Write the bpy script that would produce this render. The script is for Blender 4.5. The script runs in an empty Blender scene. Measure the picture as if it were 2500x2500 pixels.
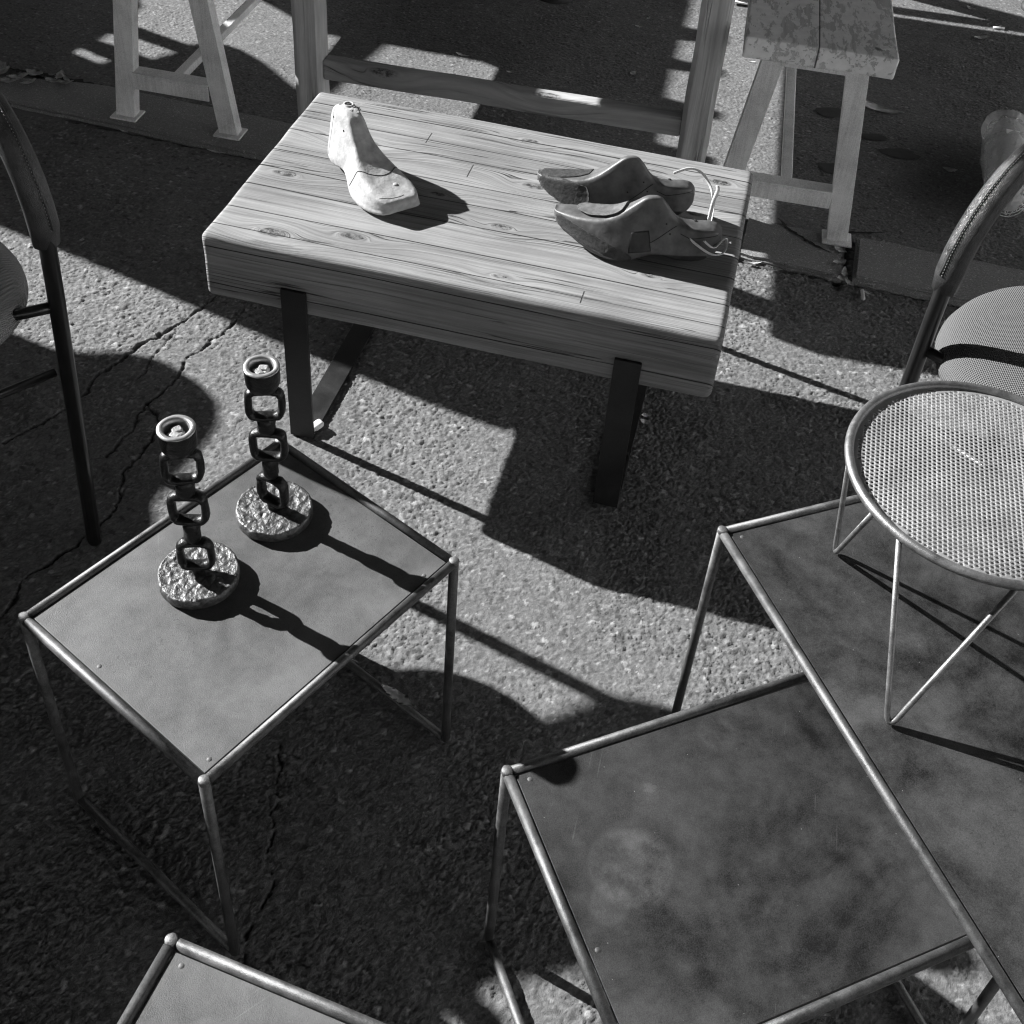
import bpy, bmesh, math, random
import numpy as np
from mathutils import Vector, Matrix, noise as mn
R = math.radians
rnd = random.Random(7)
sc = bpy.context.scene
COL = sc.collection

# ------------------------------------------------------------------ camera
cd = bpy.data.cameras.new('camera'); cam = bpy.data.objects.new('camera', cd); COL.objects.link(cam)
PIT, ROL, CH = 0.6809, 0.0947, 1.4085
F = Vector((0, math.cos(PIT), -math.sin(PIT))); X = Vector((1, 0, 0)); U = X.cross(F)
c_, s_ = math.cos(ROL), math.sin(ROL)
X2 = c_*X + s_*U; U2 = -s_*X + c_*U
cam.matrix_world = Matrix(((X2.x, U2.x, -F.x, 0), (X2.y, U2.y, -F.y, 0), (X2.z, U2.z, -F.z, CH), (0, 0, 0, 1)))
cd.sensor_width = 36; cd.lens = 42.337; cd.shift_x = -0.0210; cd.shift_y = -0.1726
cd.clip_start = 0.05; cd.clip_end = 300
sc.camera = cam

# ------------------------------------------------------------------ light
AZ, EL = R(-24.5), R(27.5)
S = Vector((math.cos(EL)*math.cos(AZ), math.cos(EL)*math.sin(AZ), -math.sin(EL)))   # the way sunlight travels
w = bpy.data.worlds.new('World'); sc.world = w; w.use_nodes = True
nt = w.node_tree; bg = nt.nodes['Background']
sky = nt.nodes.new('ShaderNodeTexSky'); sky.sky_type = 'NISHITA'; sky.sun_disc = False
sky.sun_elevation = EL; sky.sun_rotation = math.atan2(-S.x, -S.y)
bw = nt.nodes.new('ShaderNodeRGBToBW')
nt.links.new(sky.outputs[0], bw.inputs[0]); nt.links.new(bw.outputs[0], bg.inputs[0])
bg.inputs[1].default_value = 0.05
sl = bpy.data.lights.new('sun', 'SUN'); sl.energy = 5.0; sl.angle = R(0.5); sl.color = (1, 1, 1)
so = bpy.data.objects.new('sun', sl); COL.objects.link(so); so.rotation_euler = S.to_track_quat('-Z', 'Y').to_euler()
vs = sc.view_settings; vs.view_transform = 'Standard'; vs.look = 'None'; vs.exposure = 1.45; vs.gamma = 1; vs.use_curve_mapping = False
sc.cycles.max_bounces = 6; sc.cycles.diffuse_bounces = 3
sc.cycles.use_denoising = True; sc.cycles.denoising_prefilter = 'NONE'; sc.cycles.filter_width = 1.2; sc.cycles.sample_clamp_indirect = 2.0
sc.cycles.use_adaptive_sampling = False

# ------------------------------------------------------------------ node helper
class NM:
    def __init__(s, name):
        s.m = bpy.data.materials.new(name); s.m.use_nodes = True; s.t = s.m.node_tree; s.n = s.t.nodes
        s.b = s.n['Principled BSDF']; s.tc = s.n.new('ShaderNodeTexCoord')
    def put(s, sock, v):
        if isinstance(v, bpy.types.NodeSocket): s.t.links.new(v, sock)
        elif isinstance(v, bpy.types.Node): s.t.links.new(v.outputs[0], sock)
        elif v is not None: sock.default_value = v
    def m_(s, op, a, b=None, c=None, clamp=False):
        n = s.n.new('ShaderNodeMath'); n.operation = op; n.use_clamp = clamp
        for i, v in enumerate((a, b, c)): s.put(n.inputs[i], v)
        return n.outputs[0]
    def vm(s, op, a, b=None, sc_=None):
        n = s.n.new('ShaderNodeVectorMath'); n.operation = op
        s.put(n.inputs[0], a); s.put(n.inputs[1], b)
        if sc_ is not None: s.put(n.inputs['Scale'], sc_)
        return n.outputs['Value'] if op in ('LENGTH', 'DISTANCE', 'DOT_PRODUCT') else n.outputs[0]
    def mapr(s, v, a, b, c, d):
        n = s.n.new('ShaderNodeMapRange'); s.put(n.inputs[0], v)
        for i, q in enumerate((a, b, c, d)): s.put(n.inputs[i+1], q)
        return n.outputs[0]
    def noise(s, vec, scale, det=4, rough=.55, dist=0, out=0):
        n = s.n.new('ShaderNodeTexNoise'); s.put(n.inputs['Vector'], vec); s.put(n.inputs['Scale'], scale)
        n.inputs['Detail'].default_value = det; n.inputs['Roughness'].default_value = rough; n.inputs['Distortion'].default_value = dist
        return n.outputs[out]
    def vor(s, vec, scale, feat='F1', rand=1.0):
        n = s.n.new('ShaderNodeTexVoronoi'); n.feature = feat; s.put(n.inputs['Vector'], vec); s.put(n.inputs['Scale'], scale)
        n.inputs['Randomness'].default_value = rand
        return n
    def xyz(s, v):
        n = s.n.new('ShaderNodeSeparateXYZ'); s.put(n.inputs[0], v); return n.outputs
    def comb(s, x, y, z):
        n = s.n.new('ShaderNodeCombineXYZ'); s.put(n.inputs[0], x); s.put(n.inputs[1], y); s.put(n.inputs[2], z); return n.outputs[0]
    def mix(s, f, a, b):
        n = s.n.new('ShaderNodeMix'); n.data_type = 'FLOAT'; s.put(n.inputs[0], f); s.put(n.inputs[2], a); s.put(n.inputs[3], b); return n.outputs[0]
    def mixv(s, f, a, b):
        n = s.n.new('ShaderNodeMix'); n.data_type = 'VECTOR'; s.put(n.inputs[0], f); s.put(n.inputs[4], a); s.put(n.inputs[5], b); return n.outputs[1]
    def bump(s, h, dist, strength=1.0):
        n = s.n.new('ShaderNodeBump'); n.inputs['Distance'].default_value = dist; n.inputs['Strength'].default_value = strength
        s.put(n.inputs['Height'], h); s.t.links.new(n.outputs[0], s.b.inputs['Normal'])
    def out(s, base, rough=.7, metal=0., spec=None):
        s.put(s.b.inputs['Base Color'], base if isinstance(base, bpy.types.NodeSocket) else (base, base, base, 1))
        s.put(s.b.inputs['Roughness'], rough); s.put(s.b.inputs['Metallic'], metal)
        if spec is not None: s.b.inputs['Specular IOR Level'].default_value = spec
        return s.m

def mat_plain(name, v, rough=.6, metal=0., var=.15, scale=60, bump=0., spec=None):
    k = NM(name); o = k.tc.outputs['Object']
    n = k.noise(o, scale, 5)
    base = k.mapr(n, .25, .75, v*(1-var), v*(1+var))
    if bump: k.bump(n, bump)
    return k.out(base, rough, metal, spec)

def mat_asphalt(name, cell, lo, hi, bump, fine=1.0, dens=.35, pale=0.0, spec=.5):
    k = NM(name); o = k.tc.outputs['Object']
    warp = k.noise(o, 90, 2, out=1)
    v = k.vm('ADD', o, k.vm('SCALE', k.vm('SUBTRACT', warp, (.5, .5, .5)), None, .008))
    vs_ = k.vm('MULTIPLY', v, (1.0, 1.35, 1.0))
    a = k.vor(vs_, cell); e = k.vor(vs_, cell, 'DISTANCE_TO_EDGE')
    rc = k.xyz(a.outputs['Color'])
    dome = k.mapr(e.outputs['Distance'], 0, .22, 0, 1)
    sm = k.vor(vs_, cell*2.6); se = k.vor(vs_, cell*2.6, 'DISTANCE_TO_EDGE'); rs = k.xyz(sm.outputs['Color'])
    sdome = k.mapr(se.outputs['Distance'], 0, .3, 0, 1)
    big = k.mapr(rc[0], 1-dens-.05, 1-dens+.05, 0, 1)             # cells that hold a large stone
    hgt = k.mix(big, k.m_('MULTIPLY', sdome, k.mapr(rs[1], 0, 1, .15, .75)), k.m_('MULTIPLY', k.m_('POWER', dome, .6), k.mapr(rc[1], 0, 1, .6, 1.15)))
    fn = k.noise(o, 900, 3, .7)
    va = k.vm('MULTIPLY', v, (1.0, 1.6, 1.0))
    mid = k.noise(va, cell*.55, 5, .68, .35)
    pit = k.mapr(k.noise(va, cell*.8, 3, .6, .6), .30, .42, 1, 0)
    h = k.m_('ADD', k.m_('MULTIPLY', hgt, .55), k.m_('ADD', k.m_('MULTIPLY', fn, .25*fine), k.m_('SUBTRACT', k.m_('MULTIPLY', mid, 2.4), k.m_('MULTIPLY', pit, .7))))
    k.bump(h, bump)
    stone = k.mapr(k.m_('POWER', rc[2], 2.0), 0, 1, lo*.85, lo*1.45)
    stone = k.m_('ADD', stone, k.m_('MULTIPLY', k.mapr(rc[1], .972, .98, 0, 1), hi*.5))
    binder = k.m_('MULTIPLY', k.mapr(fn, .3, .7, lo*.72, lo*1.15), k.mapr(mid, .35, .6, .8, 1.08))
    binder = k.m_('ADD', binder, k.m_('MULTIPLY', k.mapr(rs[2], .975, .985, 0, 1), hi*.25))
    binder = k.m_('MULTIPLY', binder, k.m_('SUBTRACT', 1.0, k.m_('MULTIPLY', pit, .55)))
    base = k.mix(big, binder, k.m_('MULTIPLY', stone, k.mapr(dome, 0, .3, .6, 1)))
    large = k.noise(o, 2.3, 5, .6)
    base = k.m_('MULTIPLY', base, k.mapr(large, .3, .7, .82, 1.15))
    base = k.m_('ADD', base, pale)
    return k.out(base, .78, 0, spec)

def mat_wood(name, lo, hi, knots=(), boards=0.07, crack=.85, ax='x', gs=1.0, gap=.0009, seams=()):
    """long grain along local x; knots in (x, y) of the face; cracks along grain"""
    k = NM(name); o = k.tc.outputs['Object']
    if ax == 'z': s3 = k.xyz(o); o = k.comb(s3[2], s3[0], s3[1])
    s3 = k.xyz(o); x, y, z = s3[0], s3[1], s3[2]
    yy = k.m_('ADD', y, k.m_('MULTIPLY', z, .9))
    low = k.noise(k.comb(k.m_('MULTIPLY', x, 1.5), k.m_('MULTIPLY', yy, 6), 0), 1.0, 2)
    yw = k.m_('ADD', yy, k.m_('MULTIPLY', k.m_('SUBTRACT', low, .5), .016))
    yw = k.m_('ADD', yw, k.m_('MULTIPLY', k.m_('SUBTRACT', k.noise(k.comb(0.0, k.m_('MULTIPLY', yy, 11.0), 4.4), 1.0, 1), .5), .045))
    fld = yw; kmask = None
    for (kx, ky, kr) in knots:
        dx = k.m_('MULTIPLY', k.m_('SUBTRACT', x, kx), .42); dy = k.m_('SUBTRACT', yy, ky)
        d = k.m_('SQRT', k.m_('ADD', k.m_('MULTIPLY', dx, dx), k.m_('MULTIPLY', dy, dy)))
        g = k.m_('EXPONENT', k.m_('MULTIPLY', k.m_('POWER', k.m_('DIVIDE', d, kr*1.6), 2.0), -1.0))
        fld = k.mix(g, fld, k.m_('ADD', k.m_('MULTIPLY', d, 1.6), ky))
        core = k.mapr(d, kr*.42, kr*.70, 1, 0)
        kmask = core if kmask is None else k.m_('MAXIMUM', kmask, core)
    bi = k.m_('FLOOR', k.m_('DIVIDE', k.m_('ADD', yw, 5.025), boards))
    off = k.m_('MULTIPLY', bi, 3.713)
    p = k.comb(k.m_('ADD', k.m_('MULTIPLY', x, 1.0), off), k.m_('MULTIPLY', fld, 95*gs), k.m_('MULTIPLY', z, 6))
    g1 = k.noise(p, 1.0, 4, .62, .25)
    p2 = k.comb(k.m_('ADD', k.m_('MULTIPLY', x, 5), off), k.m_('MULTIPLY', fld, 380*gs), k.m_('MULTIPLY', z, 20))
    g2 = k.noise(p2, 1.0, 3, .6)
    pc = k.comb(k.m_('ADD', k.m_('MULTIPLY', x, 1.1), off), k.m_('MULTIPLY', fld, 70*gs), 0)
    cr = k.noise(pc, 1.0, 2, .5)
    c1 = k.m_('MULTIPLY', k.mapr(k.m_('ABSOLUTE', k.m_('SUBTRACT', cr, .5)), 0, .008, 1, 0), k.mapr(k.noise(k.comb(k.m_('ADD', k.m_('MULTIPLY', x, 4), off), k.m_('MULTIPLY', yw, 30), 3.3), 1.0, 2), .48, .60, 0, crack))
    fr = k.m_('FRACT', k.m_('DIVIDE', k.m_('ADD', yw, 5.025), boards))
    ed = k.m_('MULTIPLY', k.m_('MINIMUM', fr, k.m_('SUBTRACT', 1.0, fr)), boards)
    gp = k.m_('MULTIPLY', k.mapr(ed, gap*.4, gap, 1, 0), k.mapr(k.noise(k.comb(k.m_('ADD', k.m_('MULTIPLY', x, 3.0), off), bi, 8.0), 1.0, 2), .36, .46, 0, 1))
    dark = k.m_('MAXIMUM', c1, gp)
    tone = k.mapr(k.noise(k.comb(off, k.m_('MULTIPLY', x, .8), 1.0), 1.0, 1), .3, .7, .86, 1.12)
    base = k.m_('MULTIPLY', k.mapr(k.m_('ADD', k.m_('MULTIPLY', g1, .55), k.m_('MULTIPLY', g2, .45)), .36, .62, lo, hi), tone)
    if kmask is not None:
        kn = k.noise(k.comb(k.m_('MULTIPLY', x, 90), k.m_('MULTIPLY', yy, 150), 0), 1.0, 3, .7)
        base = k.mix(k.m_('MULTIPLY', kmask, .9), base, k.mapr(kn, .42, .58, lo*.12, lo*1.15))
    for (sx, y0, y1) in seams:
        a_ = k.mapr(k.m_('ABSOLUTE', k.m_('SUBTRACT', x, sx)), .0006, .0014, 1, 0)
        b_ = k.m_('MULTIPLY', k.m_('GREATER_THAN', yy, y0), k.m_('LESS_THAN', yy, y1))
        dark = k.m_('MAXIMUM', dark, k.m_('MULTIPLY', k.m_('MULTIPLY', a_, b_), .7))
    base = k.m_('MULTIPLY', base, k.mapr(k.noise(k.comb(k.m_('MULTIPLY', x, 4), k.m_('MULTIPLY', yy, 14), 2.2), 1.0, 5, .65), .35, .65, .80, 1.12))
    base = k.mix(dark, base, lo*.12)
    h = k.m_('SUBTRACT', k.m_('ADD', k.m_('MULTIPLY', g1, .8), k.m_('MULTIPLY', g2, .55)), k.m_('MULTIPLY', dark, 1.6))
    k.bump(h, .0032)
    return k.out(base, .75, 0, .2)

def mat_steel(name, lo, hi, sc1=9, rough=.42, metal=.55, speck=.5, grain=900, patches=(), wear=0., con=1.):
    k = NM(name); o = k.tc.outputs['Object']; s3 = k.xyz(o)
    a = k.noise(o, sc1, 5, .6, .6); b = k.noise(o, sc1*7, 5, .72); f = k.noise(o, grain, 2, .6); c = k.noise(o, sc1*.35, 2, .5)
    t = k.m_('ADD', k.m_('ADD', k.m_('MULTIPLY', a, .42), k.m_('MULTIPLY', c, .18)), k.m_('ADD', k.m_('MULTIPLY', b, .22), k.m_('MULTIPLY', f, .18)))
    base = k.mapr(t, .505-.105/con, .505+.105/con, lo, hi)
    if wear:
        fl = k.mapr(k.noise(o, 330, 3, .7), .60, .68, 0, 1); fm = k.mapr(k.noise(o, 11, 3), .45, .6, 0, 1); base = k.m_('MULTIPLY', base, k.m_('SUBTRACT', 1.0, k.m_('MULTIPLY', k.m_('MULTIPLY', fl, fm), .45)))
    sp = k.vor(o, 120); dot = k.m_('MULTIPLY', k.mapr(sp.outputs['Distance'], .03, .07, 1, 0), k.mapr(k.xyz(sp.outputs['Color'])[0], .9, .93, 0, 1))
    base = k.m_('ADD', base, k.m_('MULTIPLY', dot, speck*.3))
    for (x, y, r_, w_) in patches:
        dx = k.m_('SUBTRACT', s3[0], x); dy = k.m_('SUBTRACT', s3[1], y)
        d = k.m_('ADD', k.m_('SQRT', k.m_('ADD', k.m_('MULTIPLY', dx, dx), k.m_('MULTIPLY', dy, dy))), k.m_('MULTIPLY', k.m_('SUBTRACT', b, .5), .03))
        base = k.m_('ADD', base, k.m_('MULTIPLY', k.mapr(d, r_*.85, r_, w_, 0), k.mapr(b, .35, .6, .3, 1)))
    if wear:
        rt = k.n.new('ShaderNodeVectorRotate'); k.put(rt.inputs['Vector'], o); rt.inputs['Angle'].default_value = .6; q3 = k.xyz(rt.outputs[0])
        st = k.noise(k.comb(k.m_('MULTIPLY', q3[0], 420), k.m_('MULTIPLY', q3[1], 14), 0), 1.0, 2, .5)
        msk = k.mapr(k.noise(o, 16, 3), .56, .62, 0, 1)
        base = k.m_('ADD', base, k.m_('MULTIPLY', k.m_('MULTIPLY', k.mapr(st, .66, .70, 0, 1), msk), wear))
        pt = k.mapr(k.noise(o, 75, 6, .8), .58, .66, 0, 1); pm = k.mapr(k.noise(k.vm('ADD', o, (3.1, 1.7, 0)), 9, 3), .54, .62, 0, 1)
        base = k.m_('ADD', base, k.m_('MULTIPLY', k.m_('MULTIPLY', pt, pm), wear*.55))
    k.bump(k.m_('ADD', f, k.m_('MULTIPLY', k.noise(o, 2400, 2), .8)), .00022)
    return k.out(base, k.mapr(a, .3, .7, rough*.85, rough*1.25), metal)

def mat_chalk(name, v, dirt, rough=.6):
    """painted metal rubbed thin, streaks running along the bar (local z)"""
    k = NM(name); o = k.tc.outputs['Object']; s3 = k.xyz(o)
    st = k.noise(k.comb(k.m_('MULTIPLY', s3[0], 240), k.m_('MULTIPLY', s3[1], 240), k.m_('MULTIPLY', s3[2], 7)), 1.0, 5, .75)
    sp = k.noise(o, 420, 3, .7); bl = k.noise(o, 14, 4, .6)
    t = k.m_('ADD', k.m_('MULTIPLY', st, .34), k.m_('ADD', k.m_('MULTIPLY', sp, .42), k.m_('MULTIPLY', bl, .42)))
    base = k.mapr(t, .52, .78, v, dirt)
    k.bump(k.m_('ADD', sp, st), .0006)
    return k.out(base, rough, 0, .3)

def mat_flaky(name):
    k = NM(name); o = k.tc.outputs['Object']; s3 = k.xyz(o)
    p = k.comb(k.m_('MULTIPLY', s3[0], 62), k.m_('MULTIPLY', s3[1], 20), k.m_('MULTIPLY', s3[2], 60))
    n = k.noise(p, 1.0, 7, .72, .3); big = k.noise(o, 7, 3)
    m = k.mapr(k.m_('ADD', n, k.m_('MULTIPLY', big, .5)), .715, .735, 0, 1)
    grain = k.noise(k.comb(k.m_('MULTIPLY', s3[0], 240), k.m_('MULTIPLY', s3[1], 8), s3[2]), 1.0, 4)
    seam = k.mapr(k.m_('ABSOLUTE', k.m_('ADD', s3[0], .005)), .0008, .002, 1, 0)
    old = k.mapr(grain, .3, .7, .46, .62)
    base = k.mix(m, old, k.mapr(k.noise(o, 60, 3), .3, .7, .74, .86))
    endm = k.m_('MULTIPLY', k.mapr(s3[1], -.018, -.006, 1, 0), .0)
    base = k.m_('MULTIPLY', base, k.m_('SUBTRACT', 1.0, k.m_('MULTIPLY', seam, .8)))
    k.bump(k.m_('SUBTRACT', k.m_('ADD', m, k.m_('MULTIPLY', grain, .3)), k.m_('MULTIPLY', seam, 3.0)), .0009)
    return k.out(base, .65, 0, .3)

def mat_fabric(name, v):
    k = NM(name); o = k.tc.outputs['Object']; s3 = k.xyz(o)
    a = k.m_('SINE', k.m_('MULTIPLY', k.m_('ADD', s3[0], s3[2]), 1500.0)); b = k.m_('SINE', k.m_('MULTIPLY', s3[1], 1700.0))
    wv = k.m_('MULTIPLY', a, b); n = k.noise(o, 700, 2)
    base = k.mapr(k.m_('ADD', wv, n), -.5, 1.5, v*.86, v*1.08)
    k.bump(k.m_('ADD', wv, n), .0009)
    return k.out(base, .95, 0, .1)

def mat_leather(name, v, rough=.33):
    k = NM(name); o = k.tc.outputs['Object']
    n = k.noise(o, 40, 5, .65); f = k.vor(o, 600, 'DISTANCE_TO_EDGE')
    base = k.mapr(n, .3, .72, v*.5, v*2.2)
    k.bump(k.m_('ADD', k.m_('MULTIPLY', n, 2), f.outputs['Distance']), .0007)
    return k.out(base, k.mapr(n, .3, .7, rough*.8, rough*1.4), 0, .5)

def mat_cast(name):
    k = NM(name); o = k.tc.outputs['Object']
    n = k.noise(o, 110, 4, .6, .4); n2 = k.noise(o, 300, 3, .6)
    k.bump(k.m_('ADD', n, k.m_('MULTIPLY', n2, .3)), .003)
    return k.out(k.mapr(n, .35, .7, .05, .20), .46, .6)

PATCH = ((.072, -.126, .042, .034), (.040, -.150, .022, .020), (.122, -.062, .010, .022), (.215, -.030, .022, .014), (.32, -.20, .05, .012))
M = dict(
    road=mat_asphalt('coarse_asphalt', 118, .30, .85, .0042, 1.0, .38, 0, .2),
    pave=mat_asphalt('fine_asphalt', 185, .31, .75, .0030, .9, .30, 0, .2),
    kerb=mat_asphalt('granite_kerb', 380, .30, .5, .0022, 1.2, .4, .02, .2),
    crack=mat_plain('crack_dirt', .015, .95, 0, .4),
    t1=mat_steel('rubbed_steel', .058, .135, 8, .52, .30, .3, 900, (), .025, 1.1), t2=mat_steel('dark_reflect_steel', .007, .088, 5, .48, .30, .8, 900, (), .025, 1.25),  # t2 base darkened to stand in for the dark surroundings it reflects
    t2b=mat_steel('stained_steel', .007, .078, 5, .48, .30, .8, 900, PATCH, .025, 1.2),  # same reflection-darkened base, plus real stain patches
    tube=mat_steel('tube_steel', .05, .16, 40, .46, .6, .15), weld=mat_steel('ground_steel', .09, .24, 90, .5, .5),
    bar=mat_steel('black_bar', .012, .028, 20, .42, .3, .1),
    chalk=mat_chalk('chalk_paint', .86, .42), flaky=mat_flaky('flaking_paint'),
    pine=mat_wood('pine_post', .34, .55, (), .9, .5, 'z', .35), pinerail=mat_wood('pine_rail', .26, .42, ((.1, .01, .02), (-.25, .0, .02)), .9, .6, 'x', .35),
    fabric=mat_fabric('woven_fabric', .14), fabric_shaded=mat_fabric('shaded_seat_fabric', .26),  # second seat cloth is for the shaded chair, base lifted against the shade
    black=mat_plain('black_paint', .014, .28, 0, .3, 40), leather=mat_leather('black_leather', .03),
    cast=mat_cast('cast_iron'), castl=mat_plain('black_iron', .016, .36, .5, .4, 140, .0016), rimw=mat_plain('rubbed_rim', .36, .38, .6, .4, 90, .0008), wax=mat_plain('wax', .34, .35, 0, .3, 200, .002),
    white=mat_plain('white_last_wood', .38, .7, 0, .32, 70, .0014), holed=mat_plain('hole_dark', .01, .9), chip=mat_plain('chipped_wood', .22, .8, 0, .4, 120, .001),
    lastw=mat_plain('brown_last_wood', .080, .48, 0, .6, 45, .0012), lastd=mat_plain('dark_last_wood', .05, .55, 0, .35, 55, .0006),
    leatherp=mat_plain('patch_leather', .075, .62, 0, .4, 200, .0007), lace=mat_plain('lace', .62, .8, 0, .2, 500, .0005),
    mesh=mat_steel('perforated_sheet', .30, .48, 14, .42, .45, .3), rod=mat_steel('wire_rod', .12, .28, 60, .4, .7),
    stitch=mat_plain('thread', .22, .8), leaf=mat_plain('dry_leaf', .55, .8, 0, .3, 90, .0008), paper=mat_plain('paper', .75, .8, 0, .08, 60),
    butt=mat_plain('cigarette_paper', .6, .8), straw=mat_plain('wood_wool', .85, .7, 0, .5, 120, .004), tag=mat_plain('tag_paper', .8, .6),
    stain=mat_plain('oil_stain', .045, .5, 0, .4, 60), screen_cloth=mat_plain('sky_screen_cloth', .05, .9, 0, .2, 4), wall=mat_plain('render_wall', .10, .9, 0, .2, 3),
    glassd=mat_plain('window_glass', .03, .15), timber=mat_plain('shadow_panel_timber', .2, .7, 0, .3, 20), rubber=mat_plain('rubber', .012, .6),
)
pl = NM('clear_plastic'); pl.b.inputs['Alpha'].default_value = .42
n1 = pl.noise(pl.tc.outputs['Object'], 45, 4, .6, 1.0); pl.bump(n1, .012)
M['plastic'] = pl.out(.9, .10, 0, .9)

# ------------------------------------------------------------------ mesh helpers
def mobj(name, bm, mat, parent=None, smooth=False, loc=None, rot=None):
    me = bpy.data.meshes.new(name)
    if smooth:
        for f in bm.faces: f.smooth = True
    bm.to_mesh(me); bm.free()
    o = bpy.data.objects.new(name, me); COL.objects.link(o)
    for m in (mat if isinstance(mat, (list, tuple)) else [mat]): me.materials.append(m)
    if parent: o.parent = parent
    if loc: o.location = loc
    if rot: o.rotation_euler = rot
    return o
def tag(o, label, cat, group=None, kind=None):
    o['label'] = label; o['category'] = cat
    if group: o['group'] = group
    if kind: o['kind'] = kind
    return o
def struct(o): o['kind'] = 'structure'; return o
def thing(name, label, cat, loc=(0, 0, 0), rz=0, group=None):
    o = bpy.data.objects.new(name, None); COL.objects.link(o); o.location = loc; o.rotation_euler = (0, 0, rz); o.empty_display_size = .05
    return tag(o, label, cat, group)
def box(bm, c, s, bev=0, rz=0, mtx=None, seg=2):
    r = bmesh.ops.create_cube(bm, size=1)
    vsn = r['verts']
    m = Matrix.Translation(c) @ Matrix.Rotation(rz, 4, 'Z') @ Matrix.Diagonal((s[0], s[1], s[2], 1))
    if mtx is not None: m = mtx @ m
    bmesh.ops.transform(bm, matrix=m, verts=vsn)
    if bev:
        es = list({e for v in vsn for e in v.link_edges})
        bmesh.ops.bevel(bm, geom=es, offset=bev, segments=seg, affect='EDGES', profile=.5)
    return vsn
def bar(bm, a, b, wx, wy, side=None, bev=.002):
    """rectangular bar from a to b; side = direction of its wx face"""
    a, b = Vector(a), Vector(b); d = (b-a); L = d.length; d.normalize()
    side = Vector(side) if side is not None else Vector((1, 0, 0))
    sx = (side - d*side.dot(d)).normalized(); sy = d.cross(sx)
    m = Matrix(((sx.x, sy.x, d.x, 0), (sx.y, sy.y, d.y, 0), (sx.z, sy.z, d.z, 0), (0, 0, 0, 1)))
    m = Matrix.Translation((a+b)/2) @ m
    box(bm, (0, 0, 0), (wx, wy, L), bev, mtx=m)
def tube(bm, pts, r, seg=10, closed=False, flat=None, caps=True):
    pts = [Vector(p) for p in pts]; n = len(pts); rings = []
    rs = r if isinstance(r, (list, tuple)) else [r]*n
    up = None
    for i, p in enumerate(pts):
        if closed: t = (pts[(i+1) % n]-pts[i-1]).normalized()
        else: t = (pts[min(i+1, n-1)]-pts[max(i-1, 0)]).normalized()
        if up is None:
            up = Vector((0, 0, 1)) if abs(t.z) < .9 else Vector((1, 0, 0))
            if flat is not None: up = Vector(flat[2])
        up = (up - t*up.dot(t)).normalized(); sd = t.cross(up)
        ru, rsd = (rs[i]*flat[0], rs[i]*flat[1]) if flat else (rs[i], rs[i])
        rings.append([bm.verts.new(p + up*ru*math.cos(2*math.pi*k/seg) + sd*rsd*math.sin(2*math.pi*k/seg)) for k in range(seg)])
    for i in range(n if closed else n-1):
        A, B = rings[i], rings[(i+1) % n]
        for k in range(seg):
            bm.faces.new((A[k], A[(k+1) % seg], B[(k+1) % seg], B[k])).smooth = True
    if not closed and caps:
        bm.faces.new(rings[0][::-1]); bm.faces.new(rings[-1])
def arc(p0, p1, p2, rad, n=6):
    """p0 -> rounded corner at p1 -> p2"""
    p0, p1, p2 = Vector(p0), Vector(p1), Vector(p2)
    a = (p0-p1).normalized(); b = (p2-p1).normalized(); out = [p0]
    for i in range(n+1):
        t = i/n; q = (p1+a*rad)*(1-t)**2 + p1*2*t*(1-t) + (p1+b*rad)*t*t
        out.append(q)
    return out+[p2]
def poly(bm, pts, z0, z1):
    """prism over a plan outline"""
    a = [bm.verts.new((x, y, z0)) for x, y in pts]; b = [bm.verts.new((x, y, z1)) for x, y in pts]
    bm.faces.new(b); bm.faces.new(a[::-1]); n = len(pts)
    for i in range(n): bm.faces.new((a[i], a[(i+1) % n], b[(i+1) % n], b[i]))
    bmesh.ops.recalc_face_normals(bm, faces=bm.faces[:])
def lathe(bm, prof, seg=32, c=(0, 0, 0), wob=0):
    rings = []
    for r_, z_ in prof:
        if r_ < 1e-5: rings.append([bm.verts.new((c[0], c[1], c[2]+z_))]); continue
        ring = []
        for k in range(seg):
            a = 2*math.pi*k/seg; q = r_*(1 + (wob*mn.noise(Vector((math.cos(a)*2+c[0]*30, math.sin(a)*2, z_*60))) if wob else 0))
            ring.append(bm.verts.new((c[0]+q*math.cos(a), c[1]+q*math.sin(a), c[2]+z_)))
        rings.append(ring)
    for A, B in zip(rings, rings[1:]):
        if len(A) == 1 and len(B) == 1: continue
        for k in range(seg):
            k2 = (k+1) % seg
            if len(A) == 1: bm.faces.new((A[0], B[k2], B[k]))
            elif len(B) == 1: bm.faces.new((A[k], A[k2], B[0]))
            else: bm.faces.new((A[k], A[k2], B[k2], B[k]))
    bmesh.ops.recalc_face_normals(bm, faces=bm.faces[:])
def NB(): return bmesh.new()
def subsurf(o, l=2):
    m = o.modifiers.new('sub', 'SUBSURF'); m.levels = l; m.render_levels = l

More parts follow.
